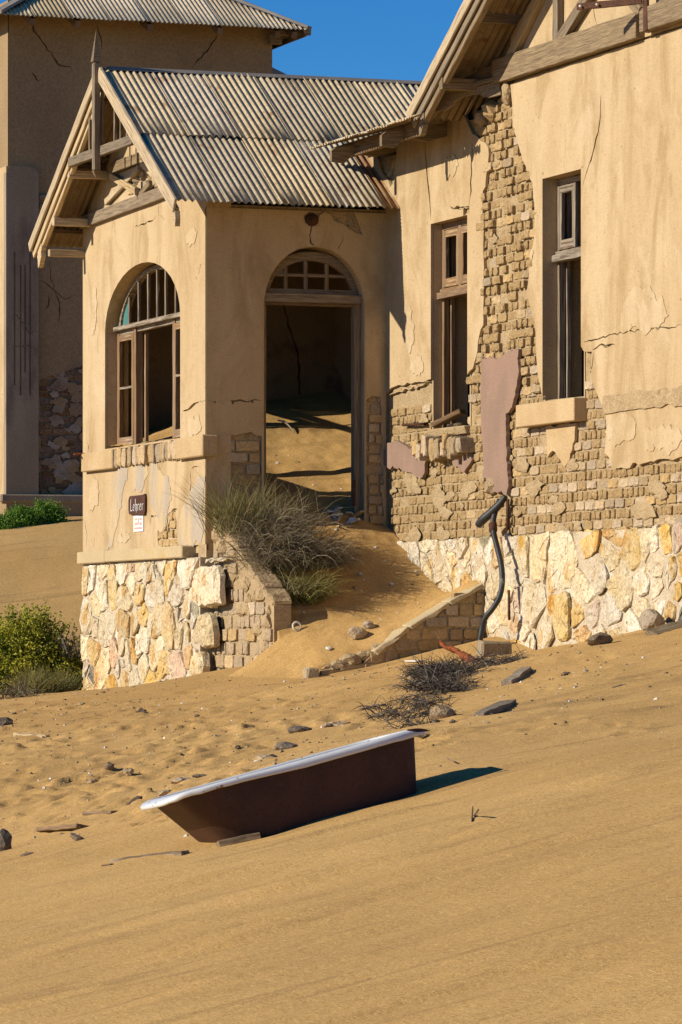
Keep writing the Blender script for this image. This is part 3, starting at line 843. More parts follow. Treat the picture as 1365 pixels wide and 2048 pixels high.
for nm, pts, sd in (('cement_patch', [(232, 938), (258, 932), (256, 950), (246, 985), (240, 1020), (232, 1060), (226, 1092), (214, 1100), (222, 1040), (228, 990)], 1),
                    ('cement_patch', [(266, 932), (296, 930), (298, 950), (290, 962), (280, 985), (268, 982)], 2),
                    ('cement_patch', [(302, 928), (316, 925), (322, 940), (334, 950), (342, 975), (344, 1000), (336, 1030), (330, 1055), (320, 1040), (302, 1010), (299, 960)], 3),
                    ('cement_patch', [(412, 950), (408, 1000), (404, 1086), (360, 1092), (358, 1060), (368, 1010), (386, 975), (400, 955)], 4)):
    q = jag(_px(pts), None, .03, .045, sd)
    slab(nm, [q], FX(0), -.005, .004, M['cement'], porch_wall)
# ledge under the window: two moulded ends and a broken middle of bricks on edge
rough_up(box('ledge', (-.075, .93, 2.20), (.05, -.085, 2.435), M['ledge'], porch_wall, .012), .02)
rough_up(box('ledge', (-.075, 3.42, 2.19), (.05, YLL, 2.42), M['ledge'], porch_wall, .012), .02)
_r = np.random.RandomState(4); y = .96
while y < 3.40:
    w_ = _r.uniform(.10, .17)
    place_brick(BR[_r.randint(8)], (-.055 + .08 + _r.uniform(-.02, .035), y + w_ / 2, 2.315 + _r.uniform(-.01, .01)), AX_F, w_ - .012, .16, .215, porch_wall, .06)
    y += w_
rough_up(box('window_sill', (-.02, .985, 2.425), (.29, 3.955, 2.445), M['ledge'], porch_wall, 0), .01)
box('cap', (-.15, 3.52, 1.045), (.10, YCL, 1.195), M['cap'], porch_wall, .012)
rough_up(box('cap', (-.148, .47, 1.05), (.10, 3.51, 1.19), M['cap'], porch_wall, .012), .015)
base = slab('base', [[(YBL - .02, -1.5), (YBL - .02, 1.043), (-.02, 1.043), (-.02, -1.5)]], FX(0), -.08, .3, M['rubble_mortar'], house)
base['label'] = 'porch base of pale rubble stones'
for i, c in enumerate(voronoi(-.02, YBL, -.86, 1.04, 80, 12, 1, .85)):
    if len(c) >= 3: stone_piece(c, FX(0), base, 900 + i, base=-.075, proud=.04, joint=.016)
# big quoins at the near corner
for i, (py0, py1, x0, x1, mm, pr) in enumerate(((1112, 1128, 398, 452, 'st_cream', .08), (1130, 1222, 374, 448, 'st_cream', .11), (1224, 1300, 388, 432, 'st_cream', .08), (1302, 1362, 372, 420, 'st_cream', .10))):
    a = on_x((x0 + x1) / 2 - 4, py1, -.12); b_ = on_x((x0 + x1) / 2 - 4, py0, -.12)
    ya = float(on_x(x0, (py0 + py1) / 2, -.12)[1]); yb = float(on_x(x1 - 14, (py0 + py1) / 2, -.12)[1])
    z0, z1 = float(a[2]) + .015, float(b_[2]) - .01
    o = stone_piece([(yb, z0 + .03), (yb + .05, z1), (ya - .1, z1 + .0), (ya, z1 - .08), (ya, z0 + .06), (ya - .08, z0)], FX(0), base, 300 + i, M[mm], .012, pr, 0)

# door wall (faces the camera, in shade)
DHOLE = arch(.689, 1.94, 1.0, 3.93, .715)
dw = [(.003, .9), (W + .1, .9), (W + .1, ZE + .02), (.003, ZE + .02)]
door_wall = slab('wall', [dw, DHOLE], FY(0), .03, .30, M['mortar'], house)
door_wall['label'] = 'shaded porch wall round the arched doorway'
_px = lambda L: [DL(x, y) for x, y in L]
low_l = jag(_px([(420, 872), (480, 868), (524, 872), (524, 1100), (414.5, 1100), (414.5, 900)]), [1, 1, 0, 0, 0, 1], .06, .03, 4)
low_r = jag(_px([(733, 800), (745, 792), (762, 794), (764, 830), (766, 1100), (733, 1100)]), [1, 1, 1, 1, 0, 0], .06, .025, 5)
top_h = jag(_px([(634, 424), (668, 424), (708, 424), (726, 470), (712, 466), (700, 458), (686, 448), (668, 440), (662, 428), (650, 424), (640, 430), (632, 446), (612, 446), (608, 432)]), None, .07, .03, 6)
dcr = [crack(_px([(414, 801), (440, 800), (470, 803), (523, 801)]), .022, 21), crack(_px([(625, 448), (622, 470), (623, 486), (630, 490)]), .03, 22), crack(_px([(686, 470), (684, 488), (676, 500)]), .015, 23),
       crack(_px([(560, 640), (562, 640)]), .01, 24)]
dout = [(.0, .9), (W, .9), (W, ZE - .02), (.0, ZE - .02)]
slab('plaster', [dout, DHOLE, low_l, low_r, top_h] + dcr[:3], FY(0), 0, .032, M['plaster_alias'], door_wall)
slab('arch_lining', [arch(.689, 1.94, 1.0, 3.93, .715), arch(.70, 1.929, .99, 3.93, .704)], FY(0), .004, .299, M['plaster_alias'], door_wall)
brick_field(lambda a, b, t: (a, t, b), AX_S, .02, .66, 1.02, 2.37, inh(low_l), door_wall, face=.008, seed=5, course=.13, stretch=.30, head=.30)
brick_field(lambda a, b, t: (a, t, b), AX_S, 1.97, 2.17, 1.02, 2.97, inh(low_r), door_wall, face=.01, seed=6, course=.118, stretch=.22, head=.16)
for i, c in enumerate(voronoi(1.15, 1.84, 4.72, 5.08, 9, 5, 2)):
    cc = np.mean(c, 0)
    if inside(top_h, [cc])[0]: stone_piece(c, FY(0), door_wall, 40 + i, M['rock_tan'], .02, .04, .045)
# iron collar left over from a stove pipe above the arch
cx, cz = DL(624, 440)
tube('pipe_collar', [(cx, -.03, cz), (cx, .06, cz)], .075, M['iron'], door_wall, 14)
tube('pipe_collar', [(cx, -.045, cz), (cx, -.028, cz)], .035, M['iron'], door_wall, 12)
for k in range(4):
    q = DL((430, 466, 505, 612)[k], (804, 806, 804, 1010)[k])
    if k < 3: tube('bolt', [(q[0], -.006, q[1]), (q[0], .02, q[1])], .012, M['iron'], door_wall, 6)
lo = box('ledge', (-.004, -.085, 2.20), (.11, .02, 2.436), M['ledge'], door_wall, .01)

# the room behind door and window
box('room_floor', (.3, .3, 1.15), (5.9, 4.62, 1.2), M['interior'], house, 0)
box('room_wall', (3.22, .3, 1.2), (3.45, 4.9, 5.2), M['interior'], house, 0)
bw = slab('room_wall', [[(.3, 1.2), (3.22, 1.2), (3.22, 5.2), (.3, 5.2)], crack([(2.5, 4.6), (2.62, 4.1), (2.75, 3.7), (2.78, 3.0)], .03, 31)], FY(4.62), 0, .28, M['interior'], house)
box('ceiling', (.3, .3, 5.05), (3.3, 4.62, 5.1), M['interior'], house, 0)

# main facade
_px = lambda L: [WL(x, y) for x, y in L]
w1L, w1R = WL(862, 600)[0], WL(935, 600)[0]; w1B, w1T = 2.50, WL(890, 441)[1]
w2L, w2R = WL(1086, 560)[0], WL(1163, 560)[0]; w2B, w2T = WL(1120, 795)[1], WL(1120, 349)[1]
GY0 = WL(1022, 172)[0]                                   # near edge of the gable wall
XB = W - .62                                             # barge board plane
bp0 = on_x(824, 226, XB); bp1 = on_x(941, 0, XB)
GS = float((bp1[2] - bp0[2]) / (bp0[1] - bp1[1])); GAY = -7.6     # gable roof slope and apex
def gable_z(y): return float(bp0[2]) + (float(bp0[1]) - max(y, 2 * GAY - y)) * GS
hole_k = _px([(762, 287), (790, 272), (791, 308), (764, 314)])
core = [(1.25, 1.0), (1.25, 5.75), (-2.9, 5.85), (GY0, 6.1), (GY0, gable_z(GY0) - .05), (GAY, gable_z(GAY) - .1), (-11.9, gable_z(-11.9) - .05), (-11.9, -1.2), (-.02, -1.2), (-.02, 1.0)]
W1 = [(w1L, w1B - .04), (w1R, w1B - .04), (w1R, w1T), (w1L, w1T)]; W2 = [(w2L, w2B - .04), (w2R, w2B - .04), (w2R, w2T), (w2L, w2T)]
def grow(q, e):
    ys = [p[0] for p in q]; zs = [p[1] for p in q]
    return [(max(ys) + e, min(zs)), (min(ys) - e, min(zs)), (min(ys) - e, max(zs) + e), (max(ys) + e, max(zs) + e)]
main_wall = slab('wall', [core, hole_k, grow(W1, .028), grow(W2, .028)], FX(W), .042, .45, M['mortar'], house)
main_wall['label'] = 'long sunlit main wall with two tall windows'
e1 = .01
PLL = [(-.0, WL(771, 788)[1]), (-.0, 5.0), (.72, 5.62), (.95, 5.72), (-.1, 5.80)]
PLL_f = [0, 0, 0, 0, 1]
_t = _px([(845, 240), (850, 252), (856, 240), (890, 232), (925, 228), (934, 243), (945, 268), (962, 282), (977, 296), (976, 335), (966, 382), (966, 430), (967, 499), (968, 585), (967, 650), (956, 685), (946, 737), (934, 750)])
PLL += _t; PLL_f += [1] * len(_t)
PLL += [(w1R, WL(934, 750)[1]), (w1R, w1T), (w1L, w1T), (w1L, WL(862, 758)[1])]; PLL_f += [0, 0, 0, 1]
_t = _px([(830, 764), (800, 770), (787, 774)]); PLL += _t; PLL_f += [1, 1, 1]
PLL = jag(PLL, PLL_f, .07, .025, 7)
c_l = [crack(_px([(850, 250), (850, 275), (853, 335), (858, 375), (862, 440)]), .035, 41), crack(_px([(945, 272), (943, 330), (942, 380), (938, 412)]), .045, 42), crack(_px([(938, 414), (918, 418), (900, 412)]), .03, 43),
       jag(_px([(927, 418), (939, 412), (939, 428), (927, 432)]), None, .05, .02, 9), crack(_px([(776, 790), (800, 782), (858, 764)]), .012, 44)]
c_l.append(jag(_px([(744, 288), (790, 264), (794, 312), (790, 362), (781, 374), (764, 345)]), None, .08, .03, 45))
main_pl = slab('plaster', [PLL] + c_l, FX(W), 0, .034, M['plaster'], main_wall)
main_pl['label'] = 'plaster left of the crumbled brick strip'
PR = _px([(1022, 168), (1025, 201), (1026, 253), (1040, 298), (1054, 335), (1066, 365), (1070, 437), (1069, 479), (1061, 505), (1059, 548), (1054, 585), (1066, 637), (1072, 664), (1073, 700), (1078, 756), (1087, 794)]); PR_f = [1] * len(PR)
PR += [(w2L, w2B), (w2L, w2T), (w2R, w2T), (w2R, WL(1166, 692)[1])]; PR_f += [0, 0, 0, 1]
_t = _px([(1185, 703), (1182, 760), (1200, 800), (1212, 830), (1210, 905), (1226, 936), (1290, 926), (1365, 913)]); PR += _t; PR_f += [1] * len(_t)
PR += [(-11.9, 1.82), (-11.9, 6.12)]; PR_f += [0, 0]
PR = jag(PR, PR_f, .07, .028, 11)
c_r = [crack(_px([(1203, 190), (1200, 250), (1190, 290), (1180, 330), (1166, 372)]), .028, 51), crack(_px([(1168, 332), (1162, 338)]), .02, 52), crack(_px([(1168, 684), (1230, 668), (1300, 658), (1364, 650)]), .012, 53),
       crack(_px([(1186, 700), (1206, 690), (1232, 690)]), .03, 54), crack(_px([(1188, 706), (1186, 730), (1180, 745)]), .035, 55), crack(_px([(1069, 500), (1066, 515), (1064, 522)]), .05, 56), crack(_px([(1188, 365), (1187, 380)]), .02, 57)]
gp = slab('plaster', [PR] + c_r, FX(W), -.004, .03, M['plaster'], main_wall)
gp['label'] = 'plaster right of the crumbled brick strip'
GIN = [(GY0 + .0, 6.13), (-11.9, 6.13), (-11.9, gable_z(-11.9) - .1), (GAY, gable_z(GAY) - .15), (GY0 + .0, gable_z(GY0) - .1)]
slab('gable_plaster', [GIN, crack(_px([(1186, 0), (1190, 30), (1196, 62)]), .02, 58)], FX(W), -.002, .03, M['plaster'], main_wall)
# window linings (smooth reveals)
def lining(q, par):
    y0, y1 = min(p[0] for p in q), max(p[0] for p in q); z0, z1 = min(p[1] for p in q), max(p[1] for p in q)
    box('reveal', (W + .031, y1, z0), (W + .449, y1 + .026, z1), M['plaster_alias'], par, 0)
    box('reveal', (W + .031, y0 - .026, z0), (W + .449, y0, z1), M['plaster_alias'], par, 0)
    box('reveal', (W + .031, y0 - .026, z1 + .001), (W + .449, y1 + .026, z1 + .027), M['plaster_alias'], par, 0)
lining(W1, main_wall); lining(W2, main_wall)
def rnd_keep(a, b): return vnoise(a * .8 + 3, b * 2.0, 12) > (.12 if a < -3.6 else -.2)
def main_shown(a, b):
    if inside(PLL, [(a, b)])[0] or inside(PR, [(a, b)])[0]: return False
    if b > 5.98 or (a > -.02): return False
    for q in (W1, W2):
        ys = [p[0] for p in q]; zs = [p[1] for p in q]
        if min(ys) - .10 < a < max(ys) + .10 and min(zs) - .05 < b < max(zs): return False
    if b > 5.45 and a > -2.85: return False
    return True
fm = lambda a, b, t: (W + t, a, b)
brick_field(fm, AX_F, -8.9, -.04, 1.27, 2.75, main_shown, main_wall, face=.024, rough=.009, seed=8, skip=.01)
brick_field(fm, AX_F, -4.9, -2.4, 2.76, 5.9, main_shown, main_wall, face=.012, rough=.026, seed=9, skip=.10)
# broken sill of the first window: bricks on edge
_r = np.random.RandomState(14); y = w1R - .15
while y < w1L + .2:
    w_ = _r.uniform(.11, .17); place_brick(BR[_r.randint(8)], (W - .05 + _r.uniform(-.02, .03), y + w_ / 2, 2.27 + _r.uniform(-.06, .03)), AX_F, w_ - .012, .22, _r.uniform(.14, .25), main_wall, .16); y += w_
rough_up(box('window_sill', (W - .02, w1R, w1B - .12), (W + .44, w1L, w1B - .02), M['mortar'], main_wall, .01), .05, 9)
sb = box('sill', (W - .115, WL(1066, 850)[0] + .2, 2.36), (W + .05, WL(1170, 836)[0] + .02, 2.60), M['ledge'], main_wall, .008)
sb['label'] = 'thick plastered sill under the right window'
rough_up(box('window_sill', (W + .05, w2R, w2B - .12), (W + .44, w2L, w2B - .01), M['mortar'], main_wall, .01), .04, 9)
pp = jag(_px([(1092, 852), (1124, 848), (1152, 846), (1150, 880), (1140, 920), (1130, 935), (1112, 905), (1096, 915)]), None, .06, .03, 61)
slab('plaster', [pp], FX(W), -.003, .03, M['ledge'], main_wall)
band = jag([(WL(1210, 792)[0], 2.40), (WL(1210, 792)[0], 2.585), (-11.9, 2.57), (-11.9, 2.41)], None, .08, .018, 62)
slab('string_course', [band], FX(W), -.022, 0, M['mortar'], main_wall)
for pts, sd in (([(967, 714), (984, 712), (1002, 718), (1020, 706), (1043, 698), (1042, 730), (1040, 761), (1030, 814), (1017, 827), (1018, 880), (1020, 940), (1019, 990), (1000, 986), (985, 972), (972, 958), (970, 880), (968, 800)], 71),
                ([(771, 902), (780, 886), (800, 882), (820, 894), (857, 897), (858, 920), (854, 948), (838, 955), (820, 944), (772, 930)], 72)):
    q = slab('render_patch', [jag(_px(pts), None, .03, .032, sd)], FX(W), -.032, .012, M['pink'], main_wall); q['label'] = 'mauve patch of render'
slab('render_patch', [jag(_px([(905, 912), (922, 892), (942, 896), (946, 920), (930, 945), (908, 932)]), None, .06, .03, 73)], FX(W), -.012, .02, M['pink'], main_wall)
# lump of hanging mortar below the long patch, stub of plaster under the beam
def lump(name, c, r, m, parent, seed, sub=2, amp=.35, sq=(1, 1, 1)):
    bm = bmesh.new(); bmesh.ops.create_icosphere(bm, subdivisions=sub, radius=1.0)
    rs = np.random.RandomState(seed); off = rs.rand(3) * 50
    for v in bm.verts:
        p = v.co; k = 1 + amp * (float(vnoise(p.x * 1.3 + off[0], p.y * 1.3 + p.z * 2.1 + off[1], seed)) * 1.3 + .5 * float(vnoise(p.x * 3 + off[0], p.y * 3 - p.z * 3.3 + off[1], seed + 5)))
        v.co = Vector((p.x * k * r * sq[0], p.y * k * r * sq[1], p.z * k * r * sq[2]))
    me = bpy.data.meshes.new(name); bm.to_mesh(me); bm.free(); me.materials.append(m)
    o = bpy.data.objects.new(name, me); o.matrix_basis = Matrix.Translation(Vector([float(q) for q in c])); link(o, parent)
    return o
p = on_x(985, 972, W); lump('mortar_lump', p, .13, M['rock_tan'], main_wall, 5, 2, .4, (.5, 1.2, .8))
p = on_x(1016, 186, W - .0); lump('mortar_lump', p, .12, M['mortar'], main_wall, 6, 2, .3, (.6, .7, 1.2))
tube('iron_rod', [on_x(806, 850, W - .03), on_x(850, 848, W - .03), on_x(856, 847, W + .05)], .016, M['iron'], main_wall, 6)
# rubble base of the main facade
mbase = slab('base', [[(-.02, -1.4), (-.02, 1.205), (-11.9, 1.205), (-11.9, -1.4)]], FX(W), -.005, .058, M['rubble_mortar'], house)
mbase['label'] = 'main wall base of white and ochre rubble'
for i, c in enumerate(voronoi(-11.9, -.3, -.55, 1.24, 180, 21, 1, .78)):
    if len(c) >= 3: stone_piece(c, FX(W), mbase, 1500 + i, base=.006, proud=.036, joint=.018)

# a thin older skin of plaster that has stayed on in places
def skins(items, conv, X, par, sd):
    for i, (px, py, w_, h_) in enumerate(items):
        rs = np.random.RandomState(sd + i); cx_, cz_ = conv(px, py); n = 9
        poly = [(cx_ + w_ * math.cos(t) * rs.uniform(.6, 1.1), cz_ + h_ * math.sin(t) * rs.uniform(.6, 1.1)) for t in np.linspace(0, 2 * math.pi, n, endpoint=False)]
        slab('plaster_skin', [jag(poly, None, .04, .05, sd + i)], FX(X), -.0075, .0, M['plaster_skin'], par)
skins([(1290, 620, .7, .28), (1250, 860, .5, .16), (1330, 880, .6, .13), (1110, 930, .0001, .0001)][:3], WL, W - .004, main_wall, 900)
skins([(820, 660, .16, .3), (835, 735, .22, .13), (905, 330, .3, .12)], WL, W, main_wall, 920)
skins([(190, 990, .25, .22), (390, 850, .3, .14), (385, 470, .25, .12), (190, 620, .15, .3), (250, 1075, .3, .08)], PL, 0, porch_wall, 940)
# mortar smeared and washed over the bare courses
def smears(name, n, seed, a0, a1, b0, b1, shown, par, X, r0, r1, m):
    rs = np.random.RandomState(seed); bm = bmesh.new(); k = 0
    while k < n:
        k += 1; a, b = rs.uniform(a0, a1), rs.uniform(b0, b1)
        if not shown(a, b): continue
        r = rs.uniform(r0, r1); t = bmesh.new(); bmesh.ops.create_icosphere(t, subdivisions=2, radius=1.0); o = rs.rand(2) * 40
        for v in t.verts:
            p = v.co; q = 1 + .8 * float(vnoise(p.y * 1.6 + o[0], p.z * 1.6 + o[1], seed)) + .5 * float(vnoise(p.y * 4 + o[0], p.z * 4 + p.x, seed + 3))
            v.co = Vector((X + p.x * .013 * q, a + p.y * r * q * 1.7, b + p.z * r * q * .7))
        tm = bpy.data.meshes.new('t'); t.to_mesh(tm); t.free(); bm.from_mesh(tm); bpy.data.meshes.remove(tm)
    me = bpy.data.meshes.new(name); bm.to_mesh(me); bm.free(); me.materials.append(m)
    o = bpy.data.objects.new(name, me); link(o, par); o['kind'] = 'stuff'; return o
smears('mortar_smears', 60, 5, -8.6, -.1, 1.25, 2.0, lambda a, b: main_shown(a, b) and rnd_keep(a, b), main_wall, W + .012, .05, .13, M['mortar'])
smears('mortar_smears', 46, 6, -4.9, -.1, 1.9, 5.8, main_shown, main_wall, W + .014, .03, .09, M['mortar'])
# rooms of the main part (kept dark)
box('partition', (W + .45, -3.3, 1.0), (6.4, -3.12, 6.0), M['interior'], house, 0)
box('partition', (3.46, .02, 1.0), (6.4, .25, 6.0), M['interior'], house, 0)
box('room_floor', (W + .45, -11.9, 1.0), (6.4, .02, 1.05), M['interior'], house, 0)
box('room_wall', (6.4, -11.9, 0), (6.8, 5, 6.0), M['plaster'], house, 0)
box('room_wall', (W + .45, -12.0, 0), (6.4, -11.9, 6.0), M['plaster'], house, 0)
box('ceiling', (W + .45, -11.9, 5.4), (6.4, 0.2, 5.45), M['interior'], house, 0)
box('room_wall', (.3, 4.901, -.5), (6.4, 4.92, 5.2), M['plaster'], house, 0)
# ------------------------------------------------------------------ corrugated iron
def sheet(name, O, U, V, w, L, mats, parent, period=.08, amp=.0115, seg=8, thick=.004, lift=(0, 0), seed=0, clip=None):
    """one corrugated sheet: U along the eave, V up the slope"""
    rs = np.random.RandomState(seed); O = np.array(O, float); U = np.array(U, float); V = np.array(V, float); N = np.cross(U, V)
    nx = int(round(w / period * seg)) + 1; ny = 4; P = []; Fc = []
    tw = rs.uniform(-.011, .011, 3); ph = rs.uniform(-.15, .15)
    for s_ in (0, 1):
        for j in range(ny):
            v = L * j / (ny - 1); e = rs.uniform(-.02, .02) if j in (0, ny - 1) else 0
            for i in range(nx):
                x = w * i / (nx - 1)
                if clip is not None:
                    lo, hi = clip(x); vv = lo + (hi - lo) * j / (ny - 1)
                else:
                    vv = v + e * math.sin(i * .7 + ph * 9)
                h = amp * math.sin(2 * math.pi * x / period + .4) + lift[0] + (lift[1] - lift[0]) * j / (ny - 1) + tw[0] * x / w + tw[1] * j / ny - s_ * thick
                h += .004 * float(vnoise(x * 4 + seed, v * 2, 3))
                P.append(O + U * x + V * vv + N * h)
    q = nx * ny
    mi = []
    for j in range(ny - 1):
        for i in range(nx - 1):
            a = j * nx + i; Fc.append((a, a + 1, a + nx + 1, a + nx)); mi.append(0)
            Fc.append((q + a, q + a + nx, q + a + nx + 1, q + a + 1)); mi.append(1)
    for i in range(nx - 1):
        Fc.append((i + 1, i, q + i, q + i + 1)); mi.append(0)
        a = (ny - 1) * nx + i; Fc.append((a, a + 1, q + a + 1, q + a)); mi.append(0)
    for j in range(ny - 1):
        a = j * nx; Fc.append((a, a + nx, q + a + nx, q + a)); mi.append(0)
        a = j * nx + nx - 1; Fc.append((a + nx, a, q + a, q + a + nx)); mi.append(0)
    o = mesh(name, P, Fc, mats, parent, smooth=True)
    o.data.polygons.foreach_set('material_index', mi)
    return o
def roof_plane(name, O, U, V, lenU, rows, parent, mats, label=None, period=.08, amp=.0115, seed=0, pick=None, waves=8, seg=8):
    """a roof slope as a part, its sheets as sub-parts"""
    first = None; k = 0; w = period * waves
    n = int(math.ceil(lenU / w - 1e-6))
    base = bpy.data.objects.new(name, None); base.matrix_basis = Matrix.Translation(Vector([float(q) for q in O])); link(base, parent)
    if label: base['label'] = label
    for r_, (v0, v1, l0, l1) in enumerate(rows):
        for i in range(n):
            ww = min(w, lenU - i * w)
            if ww < .03: continue
            o = np.array(O) + np.array(U) * (i * w) + np.array(V) * v0
            mm = pick(i, r_) if pick else mats
            sheet('roof_sheet', o, U, V, ww, v1 - v0, mm, base, period, amp, seg, lift=(l0, l1), seed=seed + r_ * 50 + i)
    return base
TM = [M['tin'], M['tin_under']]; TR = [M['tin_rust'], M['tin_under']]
# porch roof, front slope: eave along X
XO = -.53
cosr = 1 / math.sqrt(1 + SL * SL); sinr = SL * cosr
LS = (YR + .46) / cosr
roof_plane('porch_roof', (XO, -.46, ZE), (1, 0, 0), (0, cosr, sinr), 5.12, [(0, LS * .5 + .06, 0, 0), (LS * .5 - .04, LS, .012, .006)], house, TM, 'porch roof slope facing the camera', seed=1,
           pick=lambda i, r_: TR if (r_ == 0 and i == 4) else TM)
YE2 = 2 * YR + .46 + .12
ext = .0
roof_plane('porch_roof', (XO + 5.12, YE2 - .10, ZE - (.02) * SL), (-1, 0, 0), (0, -cosr, sinr), 5.12, [(0, LS * .5 + .06 + ext * .7, 0, 0), (LS * .5 - .04 + ext * .7, LS + .02, .012, .006)], house, TM, 'porch roof slope on the far side, seen from below', seed=200)
fl = slab('ridge_flashing', [[(YR - .06, ZR - .06 * SL + .022), (YR, ZR + .03), (YR + .06, ZR - .06 * SL + .022), (YR + .06, ZR - .06 * SL + .016), (YR, ZR + .022), (YR - .06, ZR - .06 * SL + .016)]], FX(XO + .1), 0, 5.0, M['flash'], house)

# ------------------------------------------------------------------ porch gable timbers (barge plane XB0 in front of the wall)
gt = bpy.data.objects.new('porch_gable_frame', None); gt.matrix_basis = Matrix.Translation((-.5, YR, ZE)); link(gt, house)
XB0 = -.52
sl_n = Vector((0, 1, SL)).normalized(); sr_n = Vector((0, -1, SL)).normalized()
yR, yL = -.50, 2 * YR + .48
def rz_(y, off): return porch_roof_z(y) - off
up_r = (0, -SL, 1); up_l = (0, SL, 1)
beam('barge_board', (XB0 - .02, yR, rz_(yR, .045)), (XB0 - .02, YR - .03, rz_(YR - .03, .045)), .035, .17, M['wood_pale'], gt, up_r)
beam('barge_board', (XB0 + .03, yR + .06, rz_(yR + .06, .15)), (XB0 + .03, YR - .03, rz_(YR - .03, .15)), .04, .11, M['wood_pale'], gt, up_r)
beam('barge_board', (XB0 - .03, yL, rz_(yL, .03)), (XB0 - .03, YR + .03, rz_(YR + .03, .03)), .03, .13, M['wood_pale'], gt, up_l)
beam('barge_board', (XB0 + .012, yL - .02, rz_(yL - .02, .11)), (XB0 + .012, YR + .03, rz_(YR + .03, .11)), .03, .16, M['wood_pale'], gt, up_l)
beam('rafter', (XB0 + .06, yL - .10, rz_(yL - .1, .20)), (XB0 + .06, YR + .03, rz_(YR, .20)), .06, .12, M['wood_pale'], gt, up_l)
# scrolled feet of the barge boards
def scroll(name, x, y, z, s, parent, m, flip=1):
    prof = [(0, 0), (.13, .03), (.14, -.02), (.11, -.06), (.12, -.11), (.08, -.15), (.05, -.20), (0, -.22), (-.02, -.1)]
    return slab(name, [[(y + flip * a * s, z + b * s) for a, b in prof]], FX(x), -.03, .03, m, parent)
scroll('barge_foot', XB0 + .05, yL - .20, rz_(yL - .2, .16), 1.2, gt, M['wood_pale'], -1)
scroll('barge_foot', XB0 + .02, yR + .02, rz_(yR, .10), .8, gt, M['wood_pale'], 1)
# king post with spear finial, collar, slats
pxp = lambda px, py: on_x(px, py, XB0 - .05)
p_b = pxp(215.5, 333); p_t = pxp(215.5, 116)
beam('king_post', (XB0 - .05, YR, p_b[2]), (XB0 - .05, YR, p_t[2]), .085, .085, M['wood'], gt, (0, 1, 0), bv=.012)
zt0, zt1 = float(p_t[2]), float(pxp(215.5, 49)[2])
s_ = .052; V = [(XB0 - .05 + a * s_, YR + b * s_, zt0 + .012) for a, b in ((-1, -1), (1, -1), (1, 1), (-1, 1))] + [(XB0 - .05 + a * s_ * .72, YR + b * s_ * .72, zt0 + .12) for a, b in ((-1, -1), (1, -1), (1, 1), (-1, 1))] + [(XB0 - .05, YR, zt1)]
fixn(mesh('finial', V, [(0, 1, 5, 4), (1, 2, 6, 5), (2, 3, 7, 6), (3, 0, 4, 7), (4, 5, 8), (5, 6, 8), (6, 7, 8), (7, 4, 8), (3, 2, 1, 0)], M['wood'], gt))
V = [(XB0 - .05 + a * .045, YR + b * .045, p_b[2] - .004) for a, b in ((-1, -1), (1, -1), (1, 1), (-1, 1))] + [(XB0 - .05, YR, float(p_b[2]) - .09)]
fixn(mesh('drop_point', V, [(0, 1, 4), (1, 2, 4), (2, 3, 4), (3, 0, 4), (3, 2, 1, 0)], M['wood'], gt))
ca, cb = on_x(160, 324, XB0 + .02), on_x(280, 268, XB0 + .02)
zc = float(on_x(215, 298, XB0 + .02)[2])
yc0 = YR + (ZR - .16 - zc) / SL; yc1 = YR - (ZR - .16 - zc) / SL
beam('collar_beam', (XB0 + .02, yc0, zc), (XB0 + .02, yc1, zc), .07, .115, M['wood'], gt)
for sx in (181, 193, 205, 231, 243, 256):
    y = float(on_x(sx, 270, XB0 + .03)[1]); top = rz_(y, .16)
    if sx == 193: top -= .18
    beam('slat', (XB0 + .03, y, zc + .05), (XB0 + .03, y, top), .03, .045, M['wood'], gt, (0, 1, 0), bv=0)
# lookouts from the wall to the barge boards
for px, py, nm in ((184, 446, 0), (215, 351, 1)):
    q = on_x(px, py, 0.0); beam('lookout', (XB0 + .02, q[1], q[2]), (.02, q[1], q[2]), .09, .10, M['wood_pale'], gt)
q = on_x(98, 506, XB0 + .06); beam('lookout', (XB0 + .06, q[1], q[2]), (.4, q[1], q[2]), .08, .09, M['wood_pale'], gt)
for k in range(3):
    yy = YR + 2.6 - k * 1.1; beam('purlin', (XB0 + .05, yy, porch_roof_z(yy) - .06), (3, yy, porch_roof_z(yy) - .06), .06, .06, M['wood_dark'], gt)
    yy = YR - 2.3 + k * 1.0; beam('purlin', (.32, yy, porch_roof_z(yy) - .06), (3, yy, porch_roof_z(yy) - .06), .06, .06, M['wood_dark'], gt)
# truss timbers let into the wall
wx = lambda px, py, e=-.03: on_x(px, py, e)
def wbeam(a, b, w, h, m, par, e=-.03):
    beam('truss_timber', wx(*a, e), wx(*b, e), w, h, m, par)
wbeam((166, 446), (348, 378), .09, .15, M['wood'], gt, -.02)
wbeam((222, 340), (302, 308), .08, .14, M['wood'], gt, -.02)
wbeam((213, 405), (279, 335), .05, .08, M['wood_pale'], gt, -.035)
wbeam((223, 352), (277, 385), .05, .08, M['wood_pale'], gt, -.06)
wbeam((282, 390), (302, 366), .05, .07, M['wood'], gt, -.035)
wbeam((284, 326), (322, 362), .05, .08, M['wood_pale'], gt, -.035)
for i, (px, py, r_) in enumerate(((268, 365, .10), (280, 356, .12), (276, 374, .09), (292, 352, .10), (306, 356, .09))):
    q = on_x(px, py, .06); lump('rubble_lump', q, r_, M['rock_tan'], gt, 70 + i, 1, .4)

